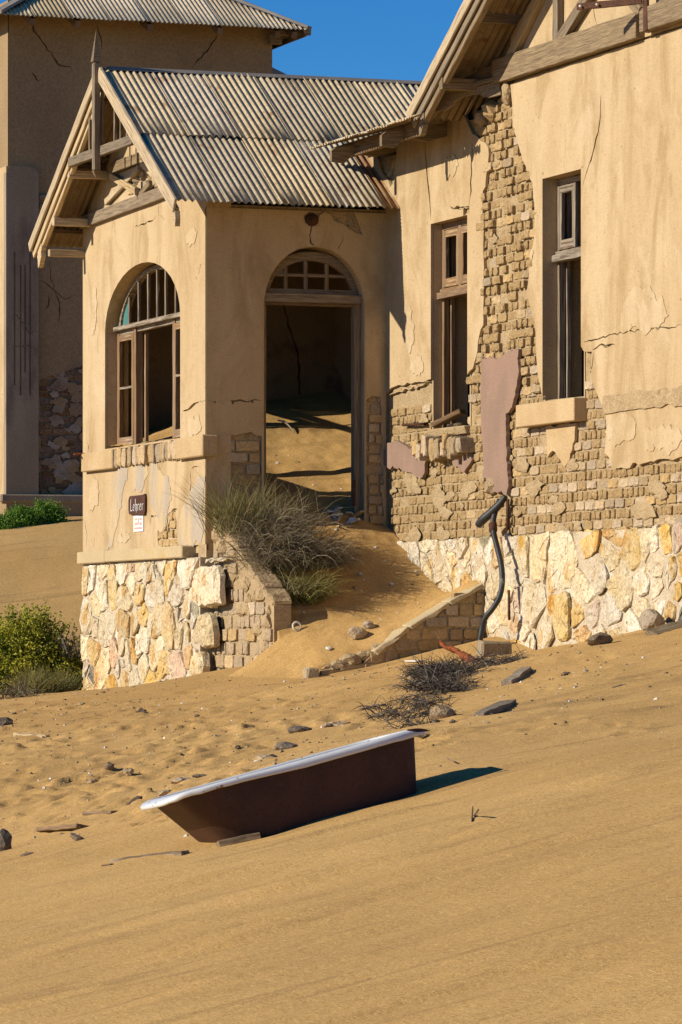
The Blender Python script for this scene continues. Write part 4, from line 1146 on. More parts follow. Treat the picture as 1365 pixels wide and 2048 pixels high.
# ------------------------------------------------------------------ low roof over the entrance corner of the main part
XE = W - .78
_pa, _pb = on_x(620, 300, XE), on_x(826, 230, XE)
ye0, ye1 = float(_pa[1]), float(_pb[1]); zE2 = float((_pa[2] + _pb[2]) / 2)
T16 = R(15.5)
roof_plane('main_roof', (XE, ye0, zE2), (0, -1, 0), (math.cos(T16), 0, math.sin(T16)), ye0 - float(bp0[1]) - .06, [(0, 2.6, 0, 0)], house, TM, 'low roof strip over the entrance corner', seed=400)
roof_plane('main_roof', (XE, float(bp0[1]) + .059, zE2), (0, -1, 0), (math.cos(T16), 0, math.sin(T16)), float(bp0[1]) + .06 - ye1, [(0, (XB - .06 - XE) / math.cos(T16), 0, 0)], house, TM, 'end of the low roof strip under the gable foot', seed=440)
mt = bpy.data.objects.new('eave_frame', None); mt.matrix_basis = Matrix.Translation((XE, 0, zE2)); link(mt, house)
beam('eave_plate', (XE + .30, ye0 - .03, zE2 - .06), (XE + .30, float(bp0[1]) + .02, zE2 - .06), .05, .17, M['wood_dark'], mt)
def rafter_tail(y):
    prof = [(XE + .0, -.10), (XE + .0, -.22), (XE + .16, -.235), (XE + .20, -.20), (XE + .24, -.15), (XE + .40, -.13), (XE + .55, -.15), (XE + .70, -.10), (XE + .95, -.05), (XE + .95, .10), (XE + .05, -.06)]
    return slab('rafter_tail', [[(a, zE2 + b) for a, b in prof]], FY(y), -.035, .035, M['wood'], mt)
for px in (662, 762): rafter_tail(float(on_x(px, 300, XE)[1]))
# scalloped board that runs on from the eave under the gable foot
prof = []
pa, pb = on_x(826, 236, XB - .01), on_x(1002, 190, XB - .01)
ya_, yb_ = float(pa[1]), float(pb[1]); za_ = float(pa[2] + pb[2]) / 2
prof = [(ya_ + .02, za_ + .13), (ya_ + .02, za_ + .0), (ya_ - .10, za_ - .03), (ya_ - .36, za_ - .06), (ya_ - .46, za_ - .05), (ya_ - .52, za_ + .02), (ya_ - .70, za_ + .06), (ya_ - .95, za_ + .06), (ya_ - 1.05, za_ + .0), (ya_ - 1.2, za_ - .05), (yb_, za_ - .02), (yb_, za_ + .13)]
# dark hollow and rubble where the wall head has fallen out
for i, (px, py, r_, e) in enumerate(((798, 330, .11, .12), (790, 345, .10, .10), (802, 352, .09, .1), (782, 320, .10, .14), (900, 236, .10, .05), (965, 235, .11, .0), (950, 262, .10, .1), (985, 222, .13, .0), (960, 285, .08, .07))):
    lump('rubble_lump', on_x(px, py, W + e), r_, M['brick'], mt, 170 + i, 1, .4)

# ------------------------------------------------------------------ main gable roof and timbers
gcos = 1 / math.sqrt(1 + GS * GS); gsin = GS * gcos
gl = (float(bp0[1]) + .12 - GAY) / gcos
zb0 = gable_z(float(bp0[1]) + .12) + .03
roof_plane('gable_roof', (XB + 5.12, float(bp0[1]) + .12, zb0), (-1, 0, 0), (0, -gcos, gsin), 5.12, [(0, gl * .5 + .06, 0, 0), (gl * .5 - .04, gl, .012, .006)], house, TM, 'main gable roof seen from below', seed=500)
roof_plane('gable_roof', (XB, 2 * GAY - float(bp0[1]) - .12, zb0), (1, 0, 0), (0, gcos, gsin), 5.12, [(0, gl * .5 + .06, 0, 0), (gl * .5 - .04, gl, .012, .006)], house, TM, 'main gable roof slope beyond the frame', seed=600)
mg = bpy.data.objects.new('main_gable_frame', None); mg.matrix_basis = Matrix.Translation((W, -7.6, 6.1)); link(mg, house)
fy = float(bp0[1])
gz_ = lambda y, off: gable_z(y) - off
ug = (0, GS, 1)
beam('barge_board', (XB - .03, fy + .03, gz_(fy + .03, .02)), (XB - .03, GAY, gz_(GAY, .02)), .03, .13, M['wood_pale'], mg, ug, seg=20)
beam('barge_board', (XB + .012, fy, gz_(fy, .10)), (XB + .012, GAY, gz_(GAY, .10)), .03, .17, M['wood'], mg, ug, seg=20)
beam('rafter', (XB + .07, fy - .12, gz_(fy - .12, .20)), (XB + .07, GAY, gz_(GAY, .20)), .07, .14, M['wood'], mg, ug, seg=20)
scroll('barge_foot', XB + .05, fy - .18, gz_(fy - .18, .16), 1.0, mg, M['wood'], -1)
ea, eb = Vector(on_x(834, 226, XB + .03)), Vector(on_x(1004, 184, W - .02)); el = (eb - ea); eL = el.length; ed = el / eL
en = Vector((0, 0, 1)).cross(ed).normalized(); eu = ed.cross(en) * -1
if eu.z < 0: eu = -eu
efr = lambda a, b, t: tuple(ea + ed * a + eu * b + en * t)
sc_ = [(0, -.02), (.10, -.035), (.36 * eL, -.045), (.42 * eL, -.02), (.47 * eL, .03), (.56 * eL, .05), (.70 * eL, .045), (.76 * eL, .03), (.80 * eL, -.01), (.86 * eL, -.03), (eL, -.03), (eL, .12), (0, .12)]
slab('eave_board', [sc_], efr, -.018, .018, M['wood'], mg)
beam('eave_moulding', efr(.06, .15, -.03), efr(eL, .15, -.03), .06, .05, M['wood'], mg)
slab('soffit', [[(0, .10), (eL, .10), (eL, .34), (.25, .20)]], efr, .03, .06, M['wood_dark'], mg)
for px, py in ((984, 172), (1031, 38)):
    q = on_x(px, py, W); beam('lookout', (XB + .02, q[1], q[2]), (W + .05, q[1], q[2]), .10, .13, M['wood'], mg)
zb = 6.25
beam('tie_beam', (W - .05, GY0 + .32, zb), (W - .05, WL(1290, 80)[0], zb), .10, .26, M['wood'], mg, seg=24, wear=.008)
beam('tie_beam', (W - .075, WL(1303, 80)[0], zb + .02), (W - .075, -11.9, zb + .02), .12, .24, M['wood'], mg, seg=24, wear=.008)
mw_ = lambda px, py, e=-.04: on_x(px, py, W + e)
beam('gable_timber', mw_(1018, 126), mw_(1150, -152), .08, .13, M['wood_pale'], mg)
beam('gable_timber', mw_(1117, 90), mw_(1117, -150), .08, .13, M['wood'], mg, (0, 1, 0))
beam('gable_timber', mw_(1120, 84, -.05), mw_(1262, -141, -.05), .08, .13, M['wood'], mg)
beam('gable_timber', mw_(1318, 26, -.05), mw_(1450, -136, -.05), .08, .15, M['wood'], mg)
beam('gable_timber', mw_(1284, 26, -.05), mw_(1180, -130, -.05), .08, .13, M['wood'], mg)
# iron hinge bracket swung out on the gable
hb = on_x(1300, 20, W - .09)
beam('hinge_plate', (W - .13, hb[1], float(on_x(1300, 62, W - .1)[2])), (W - .13, hb[1], float(hb[2]) + .5), .10, .03, M['iron'], mg, (1, 0, 0))
ha = on_x(1154, 14, W - .6)
beam('iron_arm', (W - .16, hb[1] + .03, float(ha[2])), (float(ha[0]), float(ha[1]), float(ha[2])), .02, .07, M['iron'], mg)
for t in (.12, .55): 
    q = Vector((W - .16, hb[1] + .03, float(ha[2]))).lerp(Vector([float(v) for v in ha]), 1 - t * .6); tube('bolt', [(q.x - .03, q.y - .03, q.z), (q.x + .02, q.y + .02, q.z)], .013, M['shard'], mg, 6)

# ------------------------------------------------------------------ windows and door
def bar(nm, p, q, w, h, m, par, up=(0, 0, 1)):
    return beam(nm, p, q, w, h, m, par, up, wear=.004, bv=.004)
# porch window: frame set 0.17 m back in the reveal
pw = bpy.data.objects.new('window', None); XP = .19; pw.matrix_basis = Matrix.Translation((XP, 2.47, 2.44)); link(pw, house); pw['label'] = 'arched porch window with six fanlight bars'
ztr = float(np.mean([on_x(x, y, XP)[2] for x, y in ((240, 662), (290, 649), (340, 634))]))
o_ar = arch(1.0, 3.94, ztr, 3.88, .70, 28)[2:]
i_ar = [(2.47 + (a - 2.47) * .945, ztr if abs(b - ztr) < 1e-6 else ztr + (b - ztr) * .93) for a, b in o_ar]
def arch_band(nm, o_, i_, fr, t0, t1, m, par):
    return slab(nm, [list(o_) + list(i_)[::-1]], fr, t0, t1, m, par)
o_ar = [(1.0, ztr)] + o_ar + [(3.94, ztr)]; i_ar = [(1.08, ztr)] + [(2.47 + (a - 2.47) * .945, ztr + (b - ztr) * .93) for a, b in o_ar[1:-1]] + [(3.86, ztr)]
arch_band('arch_frame', o_ar, i_ar, FX(XP), -.03, .05, M['wood_white'], pw)
bar('transom', (XP - .03, .99, ztr), (XP - .03, 3.97, ztr), .13, .055, M['wood_white'], pw)
bar('transom', (XP + .01, .99, ztr - .05), (XP + .01, 3.95, ztr - .05), .07, .05, M['wood_white'], pw)
def arch_top(y): return 3.88 + .65 * math.sqrt(max(0, 1 - ((y - 2.47) / 1.40) ** 2))
for xx in (260, 279, 298, 316, 333, 353):
    y = float(on_x(xx, 640, XP)[1]); bar('glazing_bar', (XP, y, ztr + .02), (XP, y, arch_top(y)), .035, .035, M['wood_white'], pw, (0, 1, 0))
yg0 = float(on_x(260, 640, XP)[1]); yg1 = 3.84
gp_ = [(yg0, ztr + .03), (yg1, ztr + .03), (yg1 - .03, arch_top(yg1 - .03) - .02)] + [(yg0 + (yg1 - yg0) * t, arch_top(yg0 + (yg1 - yg0) * t) - .02) for t in (.75, .5, .25, 0)]
tp = slab('pane', [gp_], FX(XP), -.004, .004, M['glass_teal'], pw); tp['label'] = 'teal glass pane left in the fanlight'
zb_ = 2.46
bar('jamb', (XP, 3.93, zb_), (XP, 3.93, ztr), .07, .06, M['wood_brown'], pw, (0, 1, 0))
bar('jamb', (XP, 1.02, zb_), (XP, 1.02, ztr), .07, .06, M['wood_brown'], pw, (0, 1, 0))
ym1 = float(on_x(277, 780, XP)[1]); ym2 = float(on_x(354, 740, XP)[1])
bar('mullion', (XP, ym1, zb_), (XP, ym1, ztr), .09, .09, M['wood_brown'], pw, (0, 1, 0))
bar('mullion', (XP, ym2, zb_), (XP, ym2, ztr), .08, .09, M['wood_brown'], pw, (0, 1, 0))
bar('jamb', (XP + .02, .99, zb_ - .005), (XP + .02, 3.96, zb_ - .005), .12, .05, M['wood_brown'], pw)
sash = bpy.data.objects.new('sash', None); sash.matrix_basis = Matrix.Translation((XP - .03, ym1 + .3, zb_)); link(sash, pw)
ys0, ys1 = ym1 + .07, 3.87
def sash_frame(ya, yb, z0, z1, zm, m, par, X):
    bar('sash_stile', (X, ya, z0), (X, ya, z1), .045, .09, m, par, (0, 1, 0)); bar('sash_stile', (X, yb, z0), (X, yb, z1), .045, .09, m, par, (0, 1, 0))
    bar('sash_rail', (X, ya, z0 + .05), (X, yb, z0 + .05), .045, .10, m, par); bar('sash_rail', (X, ya, z1 - .04), (X, yb, z1 - .04), .045, .08, m, par)
    if zm: bar('sash_bar', (X, ya, zm), (X, yb, zm), .04, .03, M['wood_white'], par)
sash_frame(ys0, ys1, zb_ + .02, ztr - .08, float(on_x(255, 776, XP)[2]), M['wood_brown'], sash, XP - .03)
s2 = bpy.data.objects.new('sash', None); s2.matrix_basis = Matrix.Translation((XP - .03, 1.2, zb_)); link(s2, pw)
sash_frame(1.08, ym2 - .06, zb_ + .02, ztr - .08, float(on_x(358, 752, XP)[2]), M['wood_brown'], s2, XP - .03)
for yb2 in (ym1 - .08,):   # casement swung inward into the room
    bar('sash_stile', (XP + .08, yb2, zb_ + .05), (XP + .08, yb2, ztr - .08), .04, .05, M['wood_brown'], pw, (0, 1, 0))

# door frame with its fanlight, set back in the wall
dr = bpy.data.objects.new('door_frame', None); YD = .16; dr.matrix_basis = Matrix.Translation((1.3, YD, 1.4)); link(dr, house); dr['label'] = 'grey timber door frame with arched fanlight'
zt = float(on_y(620, 598, YD)[2])
x0d, x1d = .70, float(on_y(722, 700, YD)[0])
bar('post', (x1d - .05, YD, 1.2), (x1d - .05, YD, zt), .12, .10, M['wood'], dr, (1, 0, 0))
bar('post', (x0d + .03, YD, 1.2), (x0d + .03, YD, zt), .12, .06, M['wood'], dr, (1, 0, 0))
bar('transom', (x0d, YD - .03, zt), (x1d, YD - .03, zt), .14, .10, M['wood'], dr)
bar('transom', (x0d, YD - .0, zt - .065), (x1d - .1, YD, zt - .065), .10, .03, M['wood_dark'], dr)
zf = zt + .05
ocx = (x0d + x1d) / 2; orx = (x1d - x0d) / 2; ory = float(on_y(615, 504, YD)[2]) - zf
oa = [(ocx + orx * math.cos(math.pi * k / 24), zf + ory * math.sin(math.pi * k / 24)) for k in range(25)]
ia = [(ocx + (orx - .11) * math.cos(math.pi * k / 24), zf + (ory - .10) * math.sin(math.pi * k / 24)) for k in range(25)]
arch_band('arch_frame', oa, ia, FY(YD), -.03, .05, M['wood'], dr)
bar('glazing_bar', (x0d + .08, YD, zf + .03), (x1d - .08, YD, zf + .03), .05, .06, M['wood'], dr)
fx = lambda px: float(on_y(px, 560, YD)[0])
zh = float(on_y(620, 551, YD)[2])
def ftop(x): return zf + (ory - .10) * math.sqrt(max(0, 1 - ((x - ocx) / (orx - .11)) ** 2))
for px in (571, 611, 653): bar('glazing_bar', (fx(px), YD, zf + .03), (fx(px), YD, ftop(fx(px))), .04, .045, M['wood'], dr, (1, 0, 0))
hx = (orx - .11) * math.sqrt(max(0, 1 - ((zh - zf) / (ory - .10)) ** 2)); bar('glazing_bar', (ocx - hx, YD, zh), (ocx + hx, YD, zh), .035, .035, M['wood'], dr)
xs = [ocx - hx + .01] + [ocx - hx + (fx(571) - ocx + hx) * t for t in (.4, .7)]
slab('pane', [[(ocx - hx + .01, zh + .015), (fx(571) - .02, zh + .015), (fx(571) - .02, ftop(fx(571)) - .02), ((ocx - hx + fx(571)) / 2, ftop((ocx - hx + fx(571)) / 2) - .02)]], FY(YD), -.003, .003, M['glass_dust'], dr)
box('hinge', (x1d - .12, YD - .075, float(on_y(716, 992, YD)[2]) - .12), (x1d - .09, YD - .05, float(on_y(716, 960, YD)[2])), M['iron'], dr, .004)

# tall windows of the main facade
def tall_window(q, X, ztr_, label, upper_m, low_m, zb, two=True):
    ob = bpy.data.objects.new('window', None); y0, y1 = min(p[0] for p in q), max(p[0] for p in q); z1 = max(p[1] for p in q)
    ob.matrix_basis = Matrix.Translation((X, y1, zb)); link(ob, house); ob['label'] = label
    bar('jamb', (X, y1 - .03, zb), (X, y1 - .03, z1), .07, .055, low_m, ob, (0, 1, 0)); bar('jamb', (X, y0 + .035, zb), (X, y0 + .035, z1), .07, .055, low_m, ob, (0, 1, 0))
    bar('head', (X, y0, z1 - .035), (X, y1, z1 - .035), .07, .07, upper_m, ob)
    bar('transom', (X - .04, y0 - .0, ztr_), (X - .04, y1 + .0, ztr_), .12, .075, upper_m, ob); bar('transom', (X - .02, y0, ztr_ + .06), (X - .02, y1, ztr_ + .06), .08, .035, upper_m, ob)
    ym = (y0 + y1) / 2
    if two: bar('mullion', (X - .005, ym, ztr_), (X - .005, ym, z1), .07, .08, upper_m, ob, (0, 1, 0))
    sh = bpy.data.objects.new('sash', None); sh.matrix_basis = Matrix.Translation((X, ym, ztr_)); link(sh, ob)
    sash_frame(ym + .06, y1 - .09, ztr_ + .09, z1 - .08, None, upper_m, sh, X - .02)
    sh = bpy.data.objects.new('sash', None); sh.matrix_basis = Matrix.Translation((X, y0, ztr_)); link(sh, ob)
    if two: sash_frame(y0 + .09, ym - .06, ztr_ + .09, z1 - .08, None, upper_m, sh, X - .02)
    else: bar('sash_stile', (X + .06, y0 + .10, ztr_ + .06), (X + .06, y0 + .10, z1 - .08), .05, .05, upper_m, sh, (0, 1, 0))
    bar('jamb_strip', (X + .07, y1 - .06, zb), (X + .07, y1 - .06, z1), .05, .05, low_m, ob, (0, 1, 0))
    return ob
tall_window(W1, W + .17, float(on_x(905, 588, W + .13)[2]), 'left tall window with brown peeling frame', M['wood_brown'], M['wood_brown'], w1B - .05)
tall_window(W2, W + .20, float(on_x(1140, 513, W + .16)[2]), 'right tall window with grey white frame', M['wood_white'], M['wood_white'], w2B - .02, False)
# ------------------------------------------------------------------ house further back (its near wall is parallel to the door wall)
YB = float(on_d(280, 500, 73.0)[1])
BL = lambda px, py, e=0: (float(on_y(px, py, YB + e)[0]), float(on_y(px, py, YB + e)[2]))
bx0, bx1 = BL(18, 500)[0], BL(545, 200)[0]
zbg = BL(100, 1003)[1]
YBe = YB - .75
zbe = float(on_y(300, 43, YBe)[2])
bh = thing('house', 'tall brown plastered house behind the porch with a hipped corrugated iron roof', 'house', ((bx0 + bx1) / 2, YB + 3, zbg - 1))
_px = lambda L: [BL(x, y) for x, y in L]
bare = jag(_px([(80, 760), (100, 752), (135, 742), (168, 730), (168, 995), (78, 995)]), None, .16, .08, 81)
bcr = [crack(_px([(36, 34), (58, 42), (80, 78), (108, 112), (118, 128), (140, 134), (145, 144)]), .032, 82), crack(_px([(440, 62), (420, 95), (398, 120), (385, 136)]), .03, 83), crack(_px([(60, 140), (70, 152), (78, 162)]), .06, 84),
       crack(_px([(38, 180), (42, 170)]), .06, 85), crack(_px([(195, 50), (202, 75), (204, 100)]), .025, 86), crack(_px([(90, 620), (100, 600), (96, 590)]), .03, 87), crack(_px([(80, 560), (110, 580), (130, 600), (150, 590)]), .02, 88),
       crack(_px([(100, 520), (104, 560), (120, 610), (118, 650)]), .02, 89)]
wz = zbe + .35
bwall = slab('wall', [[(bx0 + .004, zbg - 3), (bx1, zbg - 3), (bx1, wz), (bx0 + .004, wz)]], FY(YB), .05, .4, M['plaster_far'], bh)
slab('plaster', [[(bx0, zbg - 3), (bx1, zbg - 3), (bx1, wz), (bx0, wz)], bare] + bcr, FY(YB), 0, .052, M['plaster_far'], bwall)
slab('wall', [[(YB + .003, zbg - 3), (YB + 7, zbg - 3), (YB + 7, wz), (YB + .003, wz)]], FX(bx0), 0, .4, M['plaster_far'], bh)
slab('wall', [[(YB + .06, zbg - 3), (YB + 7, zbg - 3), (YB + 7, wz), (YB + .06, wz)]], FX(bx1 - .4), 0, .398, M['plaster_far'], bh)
brick_far_rs = np.random.RandomState(3)
fb = lambda a, b, t: (a, YB + t, b)
xa, xb_ = BL(78, 900)[0], BL(172, 900)[0]
BKF = Bricks(); _keep = BK; BK = BKF
brick_field(fb, AX_S, xa, xb_, zbg - .05, BL(100, 735)[1], inh(bare), bwall, course=.10, stretch=.26, head=.26, face=.03, dep=.1, rough=.01, seed=17, me=BRD)
BKF.build(200, 'bricks', M['brick_far']); BK = _keep
# flakes and lumps of limewashed plaster still clinging to it
for i in range(56):
    rs = np.random.RandomState(300 + i); px = rs.uniform(84, 168); py = 985 - rs.rand() ** 1.2 * 270
    if py < 900 and px < 110: continue
    x, z = BL(px, py); r_ = rs.uniform(.05, .13)
    pl_ = [(x + r_ * 1.5 * math.cos(t) * rs.uniform(.5, 1.1), z + r_ * math.sin(t) * rs.uniform(.5, 1.1)) for t in np.linspace(0, 2 * math.pi, 9, endpoint=False)]
    slab('plaster_flake', [jag(pl_, None, .03, .03, 400 + i)], FY(YB), .0 + .012 * rs.rand(), .05, M['lime'] if rs.rand() < .55 else M['plaster_far'], bwall)
for (px, py, w_, h_) in ((92, 395, .28, .09), (92, 412, .26, .08)): 
    x, z = BL(px, py); rough_up(box('string_moulding', (x - w_ / 2, YB - .05, z - h_ / 2), (x + w_ / 2 + .1, YB + .02, z + h_ / 2), M['lime'], bwall, .02), .02)
# round-topped pilaster with sunk flutes
p0, p1 = BL(12, 600, -.12)[0], BL(77, 600, -.12)[0]
ptop = float(BL(40, 333, -.12)[1]); r0 = .13
pp_ = [(p0, zbg + .05), (p1, zbg + .05), (p1, ptop - r0)] + [(p1 - r0 + r0 * math.cos(t), ptop - r0 + r0 * math.sin(t)) for t in np.linspace(.2, 1.5, 5)] + [(p0 + r0 + r0 * math.cos(t), ptop - r0 + r0 * math.sin(t)) for t in np.linspace(1.64, 2.95, 5)] + [(p0, ptop - r0)]
fl_ = []
for px, y0, y1 in ((29, 504, 770), (41, 530, 790), (50, 530, 745), (60, 508, 790)):
    a0, zt_ = BL(px - 1.6, y0, -.12); a1, zb2 = BL(px + 1.6, y1, -.12); fl_.append([(a0, zb2), (a1, zb2), (a1, zt_), (a0, zt_)])
pcr = [crack([BL(x, y, -.12) for x, y in ((14, 692), (40, 694), (56, 690), (74, 698))], .025, 91), crack([BL(x, y, -.12) for x, y in ((16, 640), (35, 632), (60, 668), (74, 660))], .015, 92)]
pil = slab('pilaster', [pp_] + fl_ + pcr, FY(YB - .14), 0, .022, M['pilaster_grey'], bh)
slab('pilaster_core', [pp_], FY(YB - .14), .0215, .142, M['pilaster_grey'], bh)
slab('pilaster', [[(YB - .134, zbg + .05), (YB + .8, zbg + .05), (YB + .8, ptop), (YB - .134, ptop)]], FX(p0 + .004), -.0, .1, M['plaster'], bh)
rough_up(box('plinth', (bx0 - .18, YB - .24, zbg - .02), (bx1 + .1, YB + .1, zbg + .11), M['pilaster_grey'], bh, .02), .04)
box('plinth_wall', (bx0 - .1, YB - .21, zbg - 3), (bx1 + .1, YB + .1, zbg - .02), M['plaster_far'], bh, 0)
# hipped roof
ex0, ex1 = float(on_y(-4, 30, YBe)[0]), float(on_y(620, 62, YBe)[0])
Vn = np.array([0, math.cos(R(30)), math.sin(R(30))])
hipw = (ex1 - ex0); Lr = hipw / 2 / math.cos(R(30))
rf = bpy.data.objects.new('roof', None); rf.matrix_basis = Matrix.Translation((ex0, YBe, zbe)); link(rf, bh)
w_ = .08 * 8; n_ = int(math.ceil(hipw / w_))
hip = math.cos(R(30))
for i in range(n_):
    ww = min(w_, hipw - i * w_); x_ = i * w_
    if ww < .05: continue
    f_top = lambda x, x_=x_: min(x_ + x, hipw - x_ - x) / hip * 1.0
    sheet('roof_sheet', (ex0 + x_, YBe, zbe), (1, 0, 0), Vn, ww, 1, TM, rf, seg=6, seed=700 + i, clip=lambda x, f=f_top: (0, max(.02, f(x))))
Vl = np.array([math.cos(R(30)), 0, math.sin(R(30))])
D_ = 7.5
for i in range(int(D_ / w_) + 1):
    y_ = i * w_
    f_top = lambda x, y_=y_: min(max(D_ - y_ - x, .0), Lr)
    f_s = lambda x, y_=y_: min((y_ + x) / hip, Lr, max(.02, (D_ - y_ - x) / hip))
    sheet('roof_sheet', (ex0, YBe + D_ - y_, zbe), (0, -1, 0), Vl, w_, 1, TM, rf, seg=4, seed=740 + i, clip=lambda x, f=f_s: (0, max(.02, f(x))))
    sheet('roof_sheet', (ex1, YBe + y_, zbe), (0, 1, 0), np.array([-Vl[0], 0, Vl[2]]), w_, 1, TM, rf, seg=4, seed=770 + i, clip=lambda x, f=f_s: (0, max(.02, f(x))))
top = np.array([(ex0 + ex1) / 2, YBe + hipw / 2, zbe + hipw / 2 * math.tan(R(30))])
for s0 in ((ex0, YBe, zbe + .03), (ex1, YBe, zbe + .03)):
    beam('hip_cap', s0, top + np.array([0, 0, .04]), .16, .05, M['flash'], rf)
beam('fascia', (ex1 - .05, YBe + .04, zbe - .06), (ex1 - .05, YBe + D_, zbe - .06), .03, .10, M['wood'], bh)
for px in (70, 160, 305, 445, 560, 594):
    xx = float(on_y(px, 50, YBe)[0]); beam('rafter_tail', (xx, YBe + .1, zbe - .09), (xx, YB + .2, zbe + .25), .09, .12, M['wood_dark'], bh)
beam('wall_plate', (bx1 - .1, YB - .1, zbe - .10), (bx1 + .12, YB - .1, zbe - .10), .14, .16, M['wood'], bh)
beam('wall_plate', (bx1 + .45, YB - .6, zbe - .02), (bx1 - .05, YB + .05, zbe + .03), .10, .10, M['wood'], bh)
# its rear wing shows as a dark roof edge beside the ridge
ra = on_d(540, 132, 80); rb = on_d(590, 152, 80)
slab('rear_roof', [[(float(ra[0]) - 3, float(ra[2]) + 1.1), (float(ra[0]), float(ra[2])), (float(rb[0]), float(rb[2])), (float(rb[0]), float(rb[2]) - .12), (float(ra[0]) - 3, float(rb[2]) - .12)]], FY(float(ra[1])), 0, 3, M['flash'], bh)
box('rear_wall', (float(ra[0]) - 3, float(ra[1]) + .3, zbg - 2), (float(ra[0]) - .2, float(ra[1]) + 3, float(rb[2]) - .13), M['plaster_far'], bh, 0)

# ------------------------------------------------------------------ stair walls and steps
lw = thing('stair_wall', 'sloping brick side wall of the steps joined to the porch corner', 'wall', (.15, -1.1, -.4))
zA, zF = 1.56, .47; yF = -2.12
def cop(y): return zA + (zF - zA) * (y / yF)
lo_ = [(.0, -1.2), (.0, zA), (yF, zF), (yF - .01, -1.2)]
body = slab('wall_core', [lo_], FX(.085), 0, .20, M['mortar'], lw)
lumpy = lambda a, b: (yF + .03 < a < -.05) and b < cop(a) - .28 - .12 * float(vnoise(a * 4, b * 4, 3)) and vnoise(a * 2.3 + 5, b * 2.7, 9) > -.28
brick_field(lambda a, b, t: (.085 + t, a, b), AX_F, yF + .02, -.05, -.75, 1.3, lumpy, lw, course=.15, stretch=.33, head=.17, face=-.022, dep=.1, rough=.014, seed=23, skip=.05)
rp = jag([(-.08, 1.0), (-.06, 1.46), (yF + .02, .43), (yF + .02, .0), (-1.6, .12), (-1.3, .36), (-1.0, .30), (-.8, .62), (-.5, .58), (-.3, .84)], None, .07, .05, 95)
for i in range(34):
    rs = np.random.RandomState(520 + i); y = rs.uniform(yF + .1, -.1); z = cop(y) - rs.uniform(.10, .62)
    lump('mortar_lump', (.085, y, z), rs.uniform(.05, .13), M['mortar'], lw, 530 + i, 1, .6, (.5, 1.1, .8))
n_c = 7
for i in range(n_c):
    a, b = -.0 + yF * i / n_c, yF * (i + 1) / n_c
    o = beam('coping_slab', (.185, a - .006, cop(a) + .02), (.185, b + .006, cop(b) + .02), .25, .07, M['mortar'], lw, seg=3, wear=.035, bv=.02)
rw = thing('stair_wall', 'low crumbling brick side wall of the steps running down to the right window wall', 'wall', (1.3, -3.15, -.2))
YRW = -3.12
RL = lambda px, py: (float(on_y(px, py, YRW)[0]), float(on_y(px, py, YRW)[2]))
cop_r = [RL(975, 1166), (RL(900, 1206)), RL(820, 1254), RL(752, 1306), RL(728, 1328), RL(700, 1334), RL(684, 1340), RL(645, 1342)]
out_r = [RL(975, 1166)] + jag(cop_r, [1] * 7 + [0], .1, .015, 96)[1:] + [(cop_r[-1][0], -1.2), (cop_r[0][0], -1.2)]
slab('wall_core', [out_r], FY(YRW), .03, .24, M['mortar'], rw)
def rwin(a, b):
    q = np.interp(a, [p[0] for p in cop_r[::-1]], [p[1] for p in cop_r[::-1]]); return b < q - .07
_sv = BR; 
brick_field(lambda a, b, t: (a, YRW + t, b), AX_S, cop_r[-1][0] + .02, cop_r[0][0] - .02, -.75, .66, rwin, rw, course=.13, stretch=.27, head=.17, face=.012, dep=.1, rough=.014, seed=27, skip=.04)
for i in range(3):
    a, b = np.array(cop_r[i]), np.array(cop_r[i + 1]); a2 = a + (b - a) * .02; b2 = a + (b - a) * .98
    beam('coping_slab', (a2[0], YRW + .13, a2[1] - .01), (b2[0], YRW + .13, b2[1] - .01), .27, .055, M['cap'], rw, (0, 0, 1), seg=6, wear=.03, bv=.01)
for i, (px, py, r_) in enumerate(((712, 1322, .10), (690, 1332, .09), (670, 1338, .08), (740, 1312, .09), (764, 1296, .07))):
    x, z = RL(px, py); lump('broken_brick', (x, YRW + .12, z), r_, M['mortar'], rw, 560 + i, 2, .45, (1.2, .9, .7))
o = beam('end_stone', (RL(622, 1370)[0], YRW + .02, RL(622, 1372)[1] - .15), (RL(624, 1370)[0], YRW + .02, RL(622, 1335)[1]), .14, .17, M['concrete'], rw, (0, 1, 0), wear=.03, bv=.02)
st_ = thing('front_steps', 'half buried front steps below the doorway', 'steps', (1.2, -1.5, -.2))
for px0, px1, py, yy in ((628, 760, 1075, -.18), (640, 750, 1140, -.95), (680, 760, 1176, -1.3)):
    a = on_y(px0, py, yy); b = on_y(px1, py, yy)
    rough_up(box('step', (a[0], yy, a[2] - (.07 if py == 1282 else .16)), (b[0], yy + .34, a[2] + .03), M['cap'] if py != 1282 else M['ledge'], st_, .015), .02)
for px0, px1, py in ((830, 890, 1318),):
    pass

# every brick of the nearest house and of the stair walls
BK.build(290, 'bricks', M['brick'])

